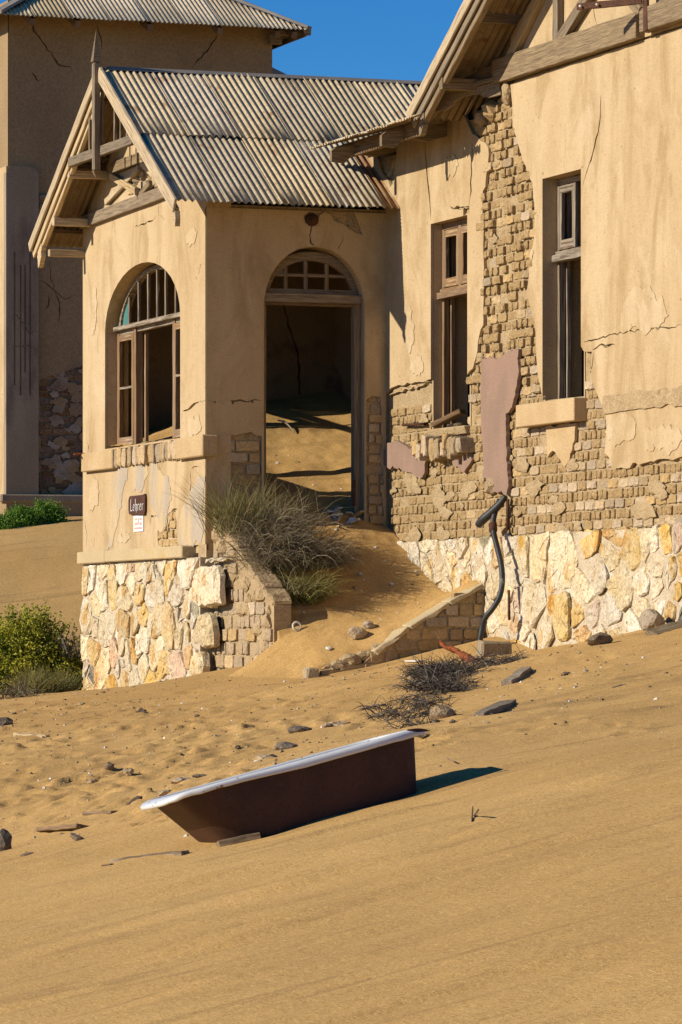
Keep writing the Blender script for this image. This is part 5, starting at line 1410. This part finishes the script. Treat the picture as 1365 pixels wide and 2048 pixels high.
# ------------------------------------------------------------------ bathtub
tub_c = on_d(565, 1532, 27.75)
tyaw = R(2); tilt = math.atan2(138, 556)
tub = thing('bathtub', 'rusty brown cast iron bathtub with white enamel rim half buried in the sand', 'bathtub', (tub_c[0], tub_c[1], tub_c[2] - .45))
mwT = Matrix.Translation(Vector(tub_c)) @ Matrix.Rotation(tyaw, 4, 'Z') @ Matrix.Rotation(-tilt, 4, 'Y') @ Matrix.Rotation(R(-6.0), 4, 'X')
LT, WT, DT = 1.67, .74, .50
def tub_ring(t, off, n=72):
    """outline at depth t (0 rim .. 1 bottom); off widens it"""
    xl = -LT / 2 + DT * t * (1 / math.tan(R(54))); xr = LT / 2 - DT * t * (1 / math.tan(R(78))); hw = WT / 2 - .055 * t
    out = []
    for k in range(n):
        a = 2 * math.pi * k / n; c, s = math.cos(a), math.sin(a); e = .30 + .05 * t
        px = abs(c) ** e * (1 if c > 0 else -1); py = abs(s) ** .34 * (1 if s > 0 else -1)
        out.append((((xr + xl) / 2 + (xr - xl) / 2 * px) + off * c, hw * py + off * s, -DT * t))
    return out
def loft(name, rings, m, par, close_end=True, flip=False):
    n = len(rings[0]); V = [p for r_ in rings for p in r_]; Fc = []
    for j in range(len(rings) - 1):
        for k in range(n):
            Fc.append((j * n + k, j * n + (k + 1) % n, (j + 1) * n + (k + 1) % n, (j + 1) * n + k))
    if close_end: Fc.append(tuple((len(rings) - 1) * n + k for k in range(n)))
    o = mesh(name, V, Fc, m, par, smooth=True, mw=mwT)
    return fixn(o)
outer = loft('tub_shell', [tub_ring(t, 0) for t in (.02, .08, .3, .55, .8, .92)] + [tub_ring(.98, -.03), tub_ring(1.0, -.08)], M['tub_iron'], tub)
inner = loft('enamel_basin', [tub_ring(t, -.014) for t in (-.005, .05, .3, .55, .8, .9)] + [tub_ring(.95, -.05), tub_ring(.965, -.12)], M['enamel'], tub)
# rolled rim, wider at the ends, with a step along the near side
def rim_ring(k_off, z, lift):
    out = []
    for i, (x, y, zz) in enumerate(tub_ring(0, 0)):
        a = 2 * math.pi * i / 72; endw = max(0, abs(math.cos(a)) - .62) * .12
        near = 1 if (y < 0 and x > -.12) else 0
        c = .0 + k_off * (.028 + endw)
        ux, uy = math.cos(a), math.sin(a)
        wob = .004 * float(vnoise(i * .5, 3, 2))
        zd = -.012 * near * lift - (.018 * max(0, (abs(x) / (LT / 2)) - .93) / .07 * max(0, k_off))
        out.append((x + ux * c, y + uy * c, z + zd + wob * lift))
    return out
rim = [rim_ring(-.32, -.004, 0), rim_ring(-.22, .010, .0), rim_ring(.1, .014, .2), rim_ring(.7, .010, .6), rim_ring(1.0, .0, 1), rim_ring(1.0, -.018, 1.6), rim_ring(.82, -.025, 1.4), rim_ring(.7, -.012, 1), rim_ring(0, -.008, .5)]
r_o = loft('rolled_rim', rim, M['enamel'], tub, False)
# rusted chip in the rim at the right end
p = Vector((LT / 2 - .06, -WT / 2 - .045, .0)); 
q = lump('rust_chip', mwT @ p, .05, M['tub_iron'], tub, 77, 2, .5, (1.6, .35, .22))
# ------------------------------------------------------------------ name board and notice
sg = on_x(278, 1012, 0.0)
sgn = thing('name_sign', 'small dark brown name board with white lettering on the porch wall', 'sign', (-.02, sg[1], sg[2] - .2))
ya, yb = float(on_x(262, 1012, 0)[1]), float(on_x(295, 1008, 0)[1]); zt_, zb_s = float(on_x(278, 991, 0)[2]), float(on_x(278, 1031, 0)[2])
bd = [(ya - .03, zb_s + .02), (ya, zb_s + .07), (ya, zt_ - .04), (ya - .05, zt_ - .0), (yb + .1, zt_), (yb + .02, zt_ + .01), (yb, zt_ - .03), (yb, zb_s + .06), (yb + .03, zb_s), (yb + .2, zb_s)]
slab('board', [bd], FX(-.03), 0, .03, M['sign_brown'], sgn)
# lettering with a broad pen held at a slant: Lehrer
XS = -.033
NIB = np.array([.030, .022])
def pen(pts, y0, z0, s):
    for i in range(len(pts) - 1):
        a, b = np.array(pts[i]), np.array(pts[i + 1])
        qd = [a - NIB, a + NIB, b + NIB, b - NIB]
        cr = sum(qd[k][0] * qd[(k + 1) % 4][1] - qd[(k + 1) % 4][0] * qd[k][1] for k in range(4))
        if abs(cr) < 1e-4: qd = [a - NIB + (0, -.02), a + NIB + (0, -.02), b + NIB + (0, .02), b - NIB + (0, .02)]
        LV.extend([(XS, y0 - u * s * SW, z0 + v * s) for u, v in qd]); n = len(LV); LF.append((n - 4, n - 3, n - 2, n - 1))
GL = {'L': (.60, [[(.36, 1.06), (.22, 1.0), (.20, .10)], [(.05, .03), (.20, .08), (.50, .04), (.54, .16)]]),
      'e': (.42, [[(.34, .14), (.20, .03), (.09, .14), (.09, .46), (.20, .60), (.31, .48), (.28, .34), (.10, .30)]]),
      'h': (.46, [[(.11, 1.02), (.10, .02)], [(.10, .44), (.24, .60), (.36, .50), (.36, .10), (.28, -.12)]]),
      'r': (.40, [[(.12, .58), (.12, .02)], [(.13, .42), (.24, .58), (.34, .52)]])}
LV, LF = [], []
wtot = sum(GL[c][0] for c in 'Lehrer')
SW = 1.0; hgt = (zt_ - zb_s) * .60; SW = (ya - yb) * .84 / (wtot * hgt)
cur = ya - (ya - yb) * .09
for c in 'Lehrer':
    for stroke in GL[c][1]:
        pen(stroke, cur, zb_s + (zt_ - zb_s) * .22 + (ya - cur) * .0, hgt)
    cur -= GL[c][0] * hgt * SW
mesh('lettering', LV, LF, M['sign_white'], sgn)
nt_ = thing('paper_notice', 'small white paper notice with red print under the brown name board', 'notice', (-.01, float(on_x(279, 1060, 0)[1]), float(on_x(279, 1062, 0)[2])))
na, nb = float(on_x(269, 1045, 0)[1]), float(on_x(288.5, 1045, 0)[1]); n0, n1 = float(on_x(279, 1063, 0)[2]), float(on_x(279, 1031, 0)[2])
slab('sheet', [[(na, n0), (nb, n0), (nb, n1), (na, n1)]], FX(-.010), 0, .004, M['paper'], nt_)
V, Fc = [], []
def nbar(u0, v0, u1, v1):
    V.extend([(-.0115, na + (nb - na) * u, n0 + (n1 - n0) * v) for u, v in ((u0, v0), (u1, v0), (u1, v1), (u0, v1))]); n = len(V); Fc.append((n - 4, n - 3, n - 2, n - 1))
for u0 in (.14, .62):
    for v in (.78, .72, .52, .46, .40): nbar(u0, v, u0 + .24, v + .035)
for v in (.22, .16): nbar(.10, v, .90, v + .035)
nbar(.46, .46, .53, .86); nbar(.42, .42, .50, .47); nbar(.40, .52, .46, .56)
mesh('print', V, Fc, M['red_print'], nt_)

# ------------------------------------------------------------------ black drain pipe
hp = thing('drain_pipe', 'bent black drain pipe hanging down the rubble base of the wall', 'pipe', on_x(962, 1296, W - .45))
P = [on_x(*q) for q in ((1000, 1000, W - .06), (992, 1020, W - .12), (987, 1042, W - .16), (988, 1066, W - .18), (995, 1095, W - .19), (1003, 1130, W - .20), (1005, 1165, W - .22), (999, 1195, W - .26), (985, 1218, W - .33), (972, 1234, W - .38), (965, 1255, W - .40), (961, 1280, W - .42), (960, 1310, W - .42))]
tube('pipe', smooth_path(P, 5), .031, M['rubber'], hp, 10)
P = [on_x(*q) for q in ((1012, 992, W - .05), (1000, 1008, W - .10), (984, 1024, W - .16), (968, 1038, W - .22), (957, 1050, W - .25))]
tube('side_pipe', smooth_path(P, 4), [.03, .031, .033, .036, .04, .043, .045, .046, .047, .047, .048, .048, .048, .048, .046, .043, .04][:17], M['rubber'], hp, 10)
tube('collar', [on_x(986, 1048, W - .165), on_x(987, 1062, W - .178)], .046, M['iron'], hp, 10)
tube('stand_pipe', [on_x(1016, 998, W - .03), on_x(1016, 1060, W - .03)], .02, M['iron'], hp, 8)
tube('stand_pipe', [on_x(1019, 1240, W - .07), on_x(1018, 1180, W - .07)], .015, M['iron'], hp, 6)

# ------------------------------------------------------------------ plants
def blade_mesh(name, blades, m, parent):
    """blades: (points, width, tint) -> tapered curved strips"""
    V = []; Fc = []; T = []
    for pts, w, tint in blades:
        n = len(pts); side = np.cross(pts[-1] - pts[0], np.array([RNG.uniform(-1, 1), RNG.uniform(-1, 1), RNG.uniform(-.3, .3)])); side /= np.linalg.norm(side) + 1e-9
        s = len(V)
        for i, p in enumerate(pts):
            k = w * (1 - .85 * i / (n - 1)) / 2; V.append(p - side * k); V.append(p + side * k); T += [tint, tint]
        for i in range(n - 1):
            Fc.append((s + 2 * i, s + 2 * i + 1, s + 2 * i + 3, s + 2 * i + 2))
    o = mesh(name, V, Fc, m, parent)
    at = o.data.attributes.new('tint', 'FLOAT', 'POINT'); at.data.foreach_set('value', np.array(T, np.float32))
    o['kind'] = 'stuff'
    return o
def tuft(c, n, L, spread, droop, rs, w=.009, root=.08, lean=(0, 0), curl=.15, up=1.0, seg=5):
    out = []; c = np.array(c, float)
    for _ in range(n):
        a = rs.uniform(0, 2 * math.pi); e = spread * math.sqrt(rs.rand())
        d = np.array([math.cos(a) * e + lean[0], math.sin(a) * e + lean[1], up]); d /= np.linalg.norm(d)
        l = L * rs.uniform(.5, 1.1); p = c + np.array([rs.normal(0, root), rs.normal(0, root), rs.uniform(-.03, .03)]); pts = [p.copy()]
        k = rs.normal(0, curl, 3)
        for i in range(seg):
            d = d + np.array([0, 0, -droop / seg * (i + 1) / seg * 2]) + k / seg; d /= np.linalg.norm(d); p = p + d * l / seg; pts.append(p.copy())
        out.append((pts, w * rs.uniform(.6, 1.3), rs.rand()))
    return out
rs = np.random.RandomState(21)
c1 = np.array([.36, -.42, 1.26]); c2 = np.array([.50, -1.02, .98]); c3 = np.array([.62, -1.72, .55])
sb_ = thing('shrub', 'big dry grey and straw coloured grass shrub growing over the steps', 'shrub', (.6, -.9, .9))
B = []
for k in range(5):
    B += tuft(c1 + rs.normal(0, .13, 3) * (1, 1, .3), 190, .70, .85, .55, rs, .008, .13, (-.05, 0))
blade_mesh('straw_blades', B, M['straw'], sb_)
B = []
for k in range(9):
    B += tuft(c2 + rs.normal(0, .20, 3) * (1, 1.3, .5), 260, .60, 1.15, 1.5, rs, .0075, .14, (.10, -.3), .45)
    B += tuft(c1 + np.array([.15, -.25, -.05]) + rs.normal(0, .15, 3) * (1, 1.2, .5), 90, .68, 1.1, .9, rs, .0085, .12, (.1, -.1), .35)
blade_mesh('grey_blades', B, M['grey_straw'], sb_)
B = tuft(c1 + (-.15, .1, 0), 120, .95, .9, .35, rs, .008, .07, (-.35, -.3), .1) + tuft(c1 + (.25, .1, .0), 60, .85, .9, .35, rs, .008, .1, (.25, 0), .15)
blade_mesh('green_blades', B, M['green_straw'], sb_)
B = []
for k in range(120):
    a = c2 + rs.normal(0, .16, 3) * (1, 1.2, .3); B += tuft(a, 5, .5, 1.3, .7, rs, .016, .02, (0, 0), .4)
blade_mesh('dead_stems', B, M['dead'], sb_)
B = []
for k in range(6):
    B += tuft(c3 + rs.normal(0, .11, 3) * (1, 1.2, .8), 110, .40, 1.3, .8, rs, .009, .08, (.1, -.1), .3)
blade_mesh('green_blades', B, M['green_straw'], sb_)
B = []
for k in range(4): B += tuft(c3 + rs.normal(0, .1, 3), 70, .4, 1.4, 1.0, rs, .008, .08, (.1, -.1), .3)
blade_mesh('straw_blades', B, M['straw'], sb_)

def leafy(name, c, rx, ry, rz_, n_sprig, per, leaf, m, parent, rs, top_bias=.5):
    V = []; Fc = []; T = []
    for k in range(n_sprig):
        a = rs.uniform(0, 2 * math.pi); ph = math.acos(rs.uniform(-.15, 1)); rr = rs.uniform(.62, 1.05) * (1 + .18 * float(vnoise(a * 2.1, ph * 2.3, 7)))
        tip = np.array([rx * math.sin(ph) * math.cos(a) * rr, ry * math.sin(ph) * math.sin(a) * rr, rz_ * math.cos(ph) * rr])
        tip[2] = max(tip[2], .02)
        st = tip * rs.uniform(.45, .7); st[2] = tip[2] - (rz_ * .32) * rs.uniform(.6, 1.1)
        t0 = rs.rand() ** 1.4
        for j in range(per):
            f = j / per; p = c + st + (tip - st) * f + rs.normal(0, leaf * .9, 3)
            d1 = rs.normal(0, 1, 3); d1 /= np.linalg.norm(d1); d2 = np.cross(d1, rs.normal(0, 1, 3)); d2 /= np.linalg.norm(d2) + 1e-9
            L = leaf * rs.uniform(.7, 1.3); w = L * .62; s = len(V); nrm = np.cross(d1, d2) * L * .28
            V.extend([p - d1 * L * .5, p + d2 * w * .5 + nrm, p + d1 * L * .5, p - d2 * w * .5 + nrm]); Fc.append((s, s + 1, s + 2)); Fc.append((s, s + 2, s + 3))
            tt = min(1, max(0, .65 * t0 + .35 * rs.rand() + .15 * (f - .5))); T += [tt] * 4
    o = mesh(name, V, Fc, m, parent)
    at = o.data.attributes.new('tint', 'FLOAT', 'POINT'); at.data.foreach_set('value', np.array(T, np.float32)); o['kind'] = 'stuff'
    return o
def at_px(px, py, D):
    p = on_d(px, py, D); p[2] = gz(p[0], p[1]); return p
rs = np.random.RandomState(31)
cb = at_px(46, 1384, 56.8)
gb = thing('green_shrub', 'rounded yellow green succulent bush beside the porch base', 'shrub', cb)
leafy('leaves', cb, .98, .85, 1.10, 980, 34, .044, M['leaf'], gb, rs)
cb2 = cb + np.array([.48, -.1, 0]); leafy('leaves', cb2 - (0, 0, .1), .45, .4, .62, 190, 30, .044, M['leaf'], gb, rs)
cb3 = cb + np.array([-.5, -.2, 0]); leafy('leaves', cb3 - (0, 0, .1), .5, .4, .85, 260, 30, .044, M['leaf'], gb, rs)
B = []
for k in range(26):
    B += tuft(cb + (rs.normal(0, .18), rs.normal(-.1, .15), .02), 3, .95, .7, .2, rs, .016, .05, (0, -.1), .25)
B += tuft(cb + (.45, -.62, .45), 60, .4, .5, .3, rs, .012, .08, (0, -.1), .3)
blade_mesh('twigs', B, M['dead'], gb)
cd = at_px(92, 1392, 51.0)
ds = thing('dry_bush', 'small dry brownish green bush in front of the rounded succulent bush', 'shrub', cd)
B = []
for k in range(9): B += tuft(cd + rs.normal(0, .12, 3) * (1.4, 1, .1), 110, .40, 1.1, .25, rs, .008, .06, (0, 0), .25)
blade_mesh('blades', B, M['green_straw'], ds)
B = []
for k in range(9): B += tuft(cd + rs.normal(0, .14, 3) * (1.5, 1, .1), 60, .36, 1.4, .5, rs, .009, .06, (0, 0), .4)
blade_mesh('twigs', B, M['dead'], ds)
cdl = at_px(8, 1415, 49)
dl = thing('dry_bush', 'brown dead bush cut off by the left edge of the picture', 'shrub', cdl)
B = []
for k in range(6): B += tuft(cdl + rs.normal(0, .12, 3) * (1.4, 1, .1) + (-.06, 0, 0), 50, .28, 1.5, .9, rs, .010, .06, (0, 0), .5)
blade_mesh('twigs', B, M['grey_straw'], dl)
for i, (px, py, D, rx, rz2, n, lab) in enumerate(((92, 1044, 70, .42, .36, 260, 'bright green low bush under the far house, right of its neighbour'), (40, 1048, 69.6, .38, .34, 220, 'bright green low bush under the far house, next to the pilaster'), (2, 1050, 69.2, .26, .24, 110, 'small bright green bush at the left edge under the far house'))):
    c = at_px(px, py, D); g = thing('green_shrub', lab, 'shrub', c, 'bushes under the far house'); leafy('leaves', c, rx, .35, rz2, n, 22, .034, M['leaf_bright'], g, rs)
# dark dead brush lying on the sand by the drain pipe
def brush(label, boxes, n, L, rs, w=.010, spread=1.8):
    c = hit(*boxes[0][:2]); t = thing('dead_brush', label, 'brush', c, 'dead brush on the sand'); B = []
    for (px, py, sx) in boxes:
        p = hit(px, py)
        for k in range(3): B += tuft(p + (rs.normal(0, sx), rs.normal(0, sx * 2.0), .03), n, L, spread, 1.1, rs, w, sx, (.1, 0), .6, .8)
    blade_mesh('twigs', B, M['dead'], t); return t
rs = np.random.RandomState(41)
brush('biggest clump of black dead brush, below the concrete block', [(922, 1348, .09), (895, 1366, .10), (870, 1382, .10), (898, 1384, .09), (885, 1354, .08), (862, 1372, .07)], 110, .25, rs)
brush('thin trail of dead brush left of the biggest black clump', [(830, 1412, .07), (800, 1425, .07), (778, 1440, .05)], 20, .22, rs)
brush('dead brush trailing down behind the right end of the bathtub', [(862, 1418, .07), (838, 1440, .07), (820, 1458, .05)], 30, .20, rs)
brush('dead brush wrapped round the foot of the concrete block', [(965, 1334, .08), (1000, 1338, .08), (1022, 1330, .06)], 26, .24, rs)

# ------------------------------------------------------------------ blocks, planks and stones lying about
def rock(px, py, r, m, label, cat='rock', sq=(1, 1, .7), seed=1, name='rock', p=None, sub=2, amp=.45, sink=.35, group=None):
    p = hit(px, py) if p is None else p
    r = r * (.78 if sub < 3 else .9)
    o = lump(name, (p[0], p[1], p[2] + r * sq[2] * (1 - sink) * .8), r, M[m], None, seed, sub, amp, sq)
    rebase(o); return tag(o, label, cat, group)
def plank(px0, py0, px1, py1, w, h, m, label, cat='plank', name='plank', sink=0.3, tilt=0, p0=None, p1=None, taper=1.0, roll=0.0, group=None):
    a = hit(px0, py0) if p0 is None else p0; b = hit(px1, py1) if p1 is None else p1
    a = a + np.array([0, 0, h * (.5 - sink)]); b = b + np.array([0, 0, h * (.5 - sink) + tilt])
    o = beam(name, a, b, w, h, M[m], None, (math.sin(roll) * .7, math.sin(roll) * -.7, math.cos(roll)), wear=min(w, h) * .3, seg=6, bv=.004, taper=taper)
    return tag(o, label, cat, group)
P_ = 'weathered planks on the sand'
plank(88, 1664, 168, 1650, .12, .03, 'wood_dark', 'dark flat broken board on the sand left of the bathtub', group=P_, roll=.25)
plank(228, 1719, 372, 1703, .07, .035, 'wood_white', 'pale grey slat half buried in front of the bathtub', group=P_)
plank(436, 1690, 520, 1674, .10, .05, 'wood', 'grey board lying against the foot of the bathtub', group=P_, roll=-.3)
plank(171, 1634, 229, 1621, .06, .025, 'wood_dark', 'thin dark slat between the flat board and the rocks', group=P_)
plank(254, 1612, 300, 1592, .05, .03, 'wood_dark', 'dark stick pointing at the left end of the bathtub', group=P_)
plank(32, 1468, 96, 1474, .05, .04, 'wood_pale', 'pale tan stick on the sand below the dry bush', group=P_)
plank(958, 1438, 1022, 1409, .09, .045, 'concrete', 'grey weathered post lying on the slope above the bathtub', group=P_)
plank(1014, 1368, 1053, 1345, .10, .055, 'concrete', 'short grey wedge of timber on the slope near the concrete block', group=P_)
plank(1302, 1275, 1380, 1256, .16, .05, 'wood', 'grey board leaning on the sand at the foot of the rubble base', group=P_, roll=.3)
plank(1236, 1378, 1262, 1368, .09, .03, 'wood', 'small grey board piece on the right slope', group=P_)
plank(722, 1422, 770, 1412, .07, .03, 'wood_dark', 'dark bark strip behind the bathtub', group=P_)
plank(947, 1640, 957, 1648, .010, .012, 'wood_dark', 'tiny upright twig on the bare slope right of the bathtub', 'twig', 'twig', tilt=.07)
plank(893, 1514, 909, 1525, .008, .01, 'wood_dark', 'tiny dark twig near the right end of the bathtub', 'twig', 'twig', tilt=.02)
plank(944, 1649, 946, 1636, .008, .012, 'wood_dark', 'second tiny twig standing in the bare slope', 'twig', 'twig', tilt=.06)
plank(45, 1703, 64, 1697, .06, .012, 'wood_dark', 'black splinter beside the dark stump at the left edge', group=P_)
plank(206, 1732, 225, 1730, .04, .012, 'wood_dark', 'small black splinter in front of the pale grey slat', group=P_)
plank(146, 1668, 158, 1673, .04, .03, 'wood_dark', 'small black chip right under the dark flat board', group=P_)
plank(822, 1325, 848, 1324, .16, .02, 'shard', 'pale flat tile on the sand below the low stair wall', 'tile', 'tile')
plank(590, 1318, 618, 1312, .06, .012, 'shard', 'white flat shard near the foot of the steps', 'shard', 'shard', p0=hit(590, 1320), p1=hit(618, 1314))
bl = on_d(988, 1314, 44.2); bl[2] = gz(bl[0], bl[1])
o = box('concrete_block', (bl[0] - .16, bl[1] - .1, bl[2] - .1), (bl[0] + .17, bl[1] + .12, bl[2] + .16), M['concrete'], None, .02); rough_up(o, .05, 7); tag(rebase(o), 'rough grey concrete block below the black drain pipe', 'block')
q = [hit(884, 1300) + (0, 0, .06), hit(900, 1308) + (0, 0, .05), hit(915, 1316) + (0, 0, .05), hit(930, 1322) + (0, 0, .04), hit(944, 1330) + (0, 0, .02)]
o = tube('rusty_strip', smooth_path(q, 4), [.03 + .016 * float(vnoise(i * .9, 2, 3)) * 2 for i in range(17)], M['rust'], None, 7); rough_up(o, .05, 22); tag(rebase(o), 'crumpled orange rust strip above the dead brush', 'scrap metal')
G = 'stones on the sand'
RK = [(186, 1566, .05, 'rock_tan', 'pale half buried stone, leftmost of the three beside the bathtub', (1.2, 1, .6)), (219, 1548, .05, 'rock_dark', 'dark split stone, middle of the three beside the bathtub', (1.1, 1, .8)), (256, 1557, .055, 'rock_tan', 'knobbly tan stone, rightmost of the three beside the bathtub', (1.1, 1, .8)),
      (284, 1427, .06, 'rock_dark', 'dark lump of clinker in front of the porch base', (1, 1, .8)), (106, 1568, .035, 'rock_dark', 'small dark triangular stone left of the three stones', (1.2, 1, .6)), (6, 1452, .10, 'rock_dark', 'dark brick shaped stone at the left edge', (1.3, 1, .7)),
      (6, 1698, .08, 'rock_dark', 'dark broken stump sticking out of the sand at the left edge', (1, 1, 1.5)), (330, 1590, .07, 'rock_tan', 'brown clod behind the left end of the rim', (1.4, 1, .5)), (366, 1570, .08, 'rock_tan', 'tan clod behind the left half of the bathtub', (1.4, 1, .5)),
      (402, 1552, .05, 'rock_dark', 'flat dark clod behind the bathtub', (1.6, 1, .4)), (600, 1470, .10, 'rock_dark', 'dark clod at the top of the pile behind the bathtub', (1.2, 1.5, .5)), (572, 1495, .10, 'rock_dark', 'dark clod in the middle of the pile behind the bathtub', (1.3, 1.5, .5)),
      (532, 1520, .09, 'rock_tan', 'tan clod at the foot of the pile behind the bathtub', (1.4, 1.4, .45)), (680, 1448, .09, 'rock_tan', 'low tan clod right of the pile behind the bathtub', (1.5, 1.4, .4)), (655, 1455, .05, 'rock_tan', 'small tan clod between the pile and the bark strip', (1.2, 1, .5)),
      (884, 1438, .11, 'rock_tan', 'broken tan block beside the dead brush', (1.2, 1, .8)), (872, 1446, .05, 'rock_dark', 'small dark stone in front of the broken tan block', (1, 1, .7)), (1200, 1296, .12, 'rock_dark', 'dark square stone at the foot of the rubble base', (1.3, .8, .8)),
      (1130, 1352, .04, 'rock_dark', 'small dark stone below the rubble base, left one', (1, 1, .7)), (1172, 1345, .03, 'rock_tan', 'tiny tan stone below the rubble base', (1, 1, .7)), (476, 1504, .03, 'rock_dark', 'small dark pebble beside the clod pile', (1, 1, .8)), (395, 1440, .03, 'rock_dark', 'small dark stone in front of the stair wall', (1.2, 1, .6)),
      (905, 1452, .03, 'rock_dark', 'tiny dark stone right of the broken tan block', (1, 1, .7)), (850, 1482, .045, 'rock_dark', 'dark flat stone just behind the right end of the rim', (1.4, 1, .5)), (163, 1418, .04, 'rock_tan', 'small tan stone below the porch corner', (1.2, 1, .6))]
for i, (px, py, r_, mm, lab, sq) in enumerate(RK): rock(px, py, r_, mm, lab, 'rock', sq, 600 + i, group=G)
q = on_x(1303, 1252, W - .22); q[2] = gz(q[0], q[1]); rock(0, 0, .16, 'rock_tan', 'big brown boulder against the rubble base', 'rock', (.8, 1.1, .95), 650, p=q, sub=3, amp=.35, group=G)
q = on_y(716, 1296, YRW + .4); q[2] = rz(q[0], q[1]); rock(0, 0, .115, 'rock_tan', 'brown boulder sitting on the low stair wall', 'rock', (1.1, .9, .8), 651, p=q, sub=3, amp=.35, group=G)
q = on_y(738, 1286, YRW + .5); q[2] = rz(q[0], q[1]); rock(0, 0, .08, 'rock_tan', 'smaller stone behind the boulder on the low stair wall', 'rock', (1.2, .9, .7), 652, p=q, group=G)
for i, (px, py, r_, lab) in enumerate(((722, 1150, .035, 'white pebble in the shadow of the big shrub'), (783, 1171, .035, 'white cube of rubble at the shadow edge on the drift'), (659, 1299, .045, 'white chip of rubble at the foot of the drift'), (497, 1324, .06, 'white flat rubble by the brick stair wall'))):
    p = hit_ramp(px, py) if px > 600 else hit(px, py); rock(px, py, r_, 'shard', lab, 'rubble', (1.2, 1, .7), 670 + i, p=p, sub=1, group='white rubble')
for i in range(16):
    rs = np.random.RandomState(690 + i); p = hit_ramp(rs.uniform(668, 716), rs.uniform(1005, 1062)); o = beam('broken_tile', p + (0, 0, .02), p + (rs.uniform(-.1, .1), rs.uniform(-.1, .1), .03 + rs.uniform(0, .05)), .07, .018, M['cap'] if rs.rand() < .6 else M['shard'], None, wear=.01, seg=2, bv=0)
    tag(o, 'broken tile in the heap at the foot of the door post', 'rubble', 'broken tiles by the door post')
q = hit_ramp(594, 1262); tp_ = [q + np.array([.045 * math.cos(t), .0 + .01 * math.sin(t), .05 + .045 * math.sin(t)]) for t in np.linspace(0, 2 * math.pi, 15)]
tag(rebase(tube('pipe_ring', tp_, .012, M['shard'], None, 6, False)), 'white broken pipe ring by the end of the brick stair wall', 'pipe')
# things on the window ledges
a, b = on_x(868, 852, W + .02), on_x(926, 822, W + .2); a[2] = w1B + .02; b[2] = w1B + .16
tag(beam('plank', a, b, .10, .06, M['wood_dark'], None, wear=.012), 'dark broken plank lying in the left tall window', 'plank')
for i, (px, py) in enumerate(((905, 838), (918, 834))): rock(0, 0, .06, 'rock_dark', ('dark clod in the left tall window, beside the plank', 'dark clod in the left tall window, next to its right jamb')[i], 'rubble', (1.3, 1, .6), 710 + i, p=np.array([W + .1, on_x(px, py, W + .1)[1], w1B - .02]))
for i in range(4):
    y = float(on_x(292 + i * 9, 868, .1)[1]); rock(0, 0, .06, 'rock_tan', 'lump of mortar on the sill of the arched window', 'rubble', (1.2, 1.3, .5), 720 + i, p=np.array([.10 + .05 * (i % 2), y, 2.445]), group='mortar lumps on the arched window sill')
q = on_x(160, 909, -.02); tag(tube('wire_stub', [on_x(149, 909, -.18), on_x(160, 908, -.05), on_x(172, 907, .01)], .012, M['rust'], None, 6), 'short rusty wire sticking out of the porch corner', 'wire')
q = hit_ramp(568, 852); B = [q + (0, 0, .02), q + (.08, .1, .05), q + (.16, .1, .03)]
tag(tube('rag', smooth_path([hit_ramp(556, 846) + (0, 0, .03), hit_ramp(566, 853) + (0, 0, .06), hit_ramp(576, 858) + (0, 0, .05), hit_ramp(590, 868) + (0, 0, .02)], 4), [.006, .01, .01, .012, .016, .02, .016, .012, .01, .01, .008, .006, .005], M['lime'], None, 7), 'pale crumpled scrap lying on the sunlit sand inside the doorway', 'scrap')

# small gravel and chips scattered on the sand: nobody could count them
V = []; Fc = []; rs = np.random.RandomState(77); mi = []
def chip(p, r, k):
    s = len(V); ang = rs.uniform(0, 6.28)
    for (x, y, z) in ((-1, -.6, -.3), (1, -.7, -.3), (.9, .8, -.3), (-.8, .7, -.3), (-.5, -.3, .6), (.5, -.3, .7), (.4, .4, .5)):
        x *= r * rs.uniform(.7, 1.2); y *= r * rs.uniform(.7, 1.2); z *= r * rs.uniform(.6, 1.1)
        V.append((p[0] + x * math.cos(ang) - y * math.sin(ang), p[1] + x * math.sin(ang) + y * math.cos(ang), p[2] + z))
    for f in ((0, 1, 5, 4), (1, 2, 6, 5), (2, 3, 6), (3, 0, 4), (3, 4, 6), (4, 5, 6)): Fc.append(tuple(s + q for q in f)); mi.append(k)
U = rs.uniform(-4, 5, 6000); Dp = rs.uniform(28, 49, 6000)
dens = np.clip((Dp - 28) / 10, .04, 1) * np.where(U > .06 * (Dp - 20) + 1.2, .35, 1.0)
keep = rs.rand(6000) < dens; U, Dp = U[keep], Dp[keep]
PX = CAM[0] + Dp * DV[0] + U * RV[0]; PY = CAM[1] + Dp * DV[1] + U * RV[1]; ok = ~((PX > -.2) & (PY > -3.3)) & ~(PX > W - .1); PX, PY = PX[ok], PY[ok]; PZ = ground_z(PX, PY)
for x, y, z in zip(PX, PY, PZ): chip((x, y, z), .005 + .018 * rs.rand() ** 3, 0 if rs.rand() < .35 else (1 if rs.rand() < .82 else 2))
for _ in range(160):
    x, y = rs.uniform(.3, 2.1), rs.uniform(-2.9, 2.5); chip((x, y, rz(x, y)), .006 + .02 * rs.rand() ** 3, 0 if rs.rand() < .5 else 2)
o = mesh('gravel', V, Fc, [M['rock_dark'], M['rock_tan'], M['shard']]); o.data.polygons.foreach_set('material_index', mi); o['kind'] = 'stuff'
o['label'] = 'scattered gravel and chips on the sand'
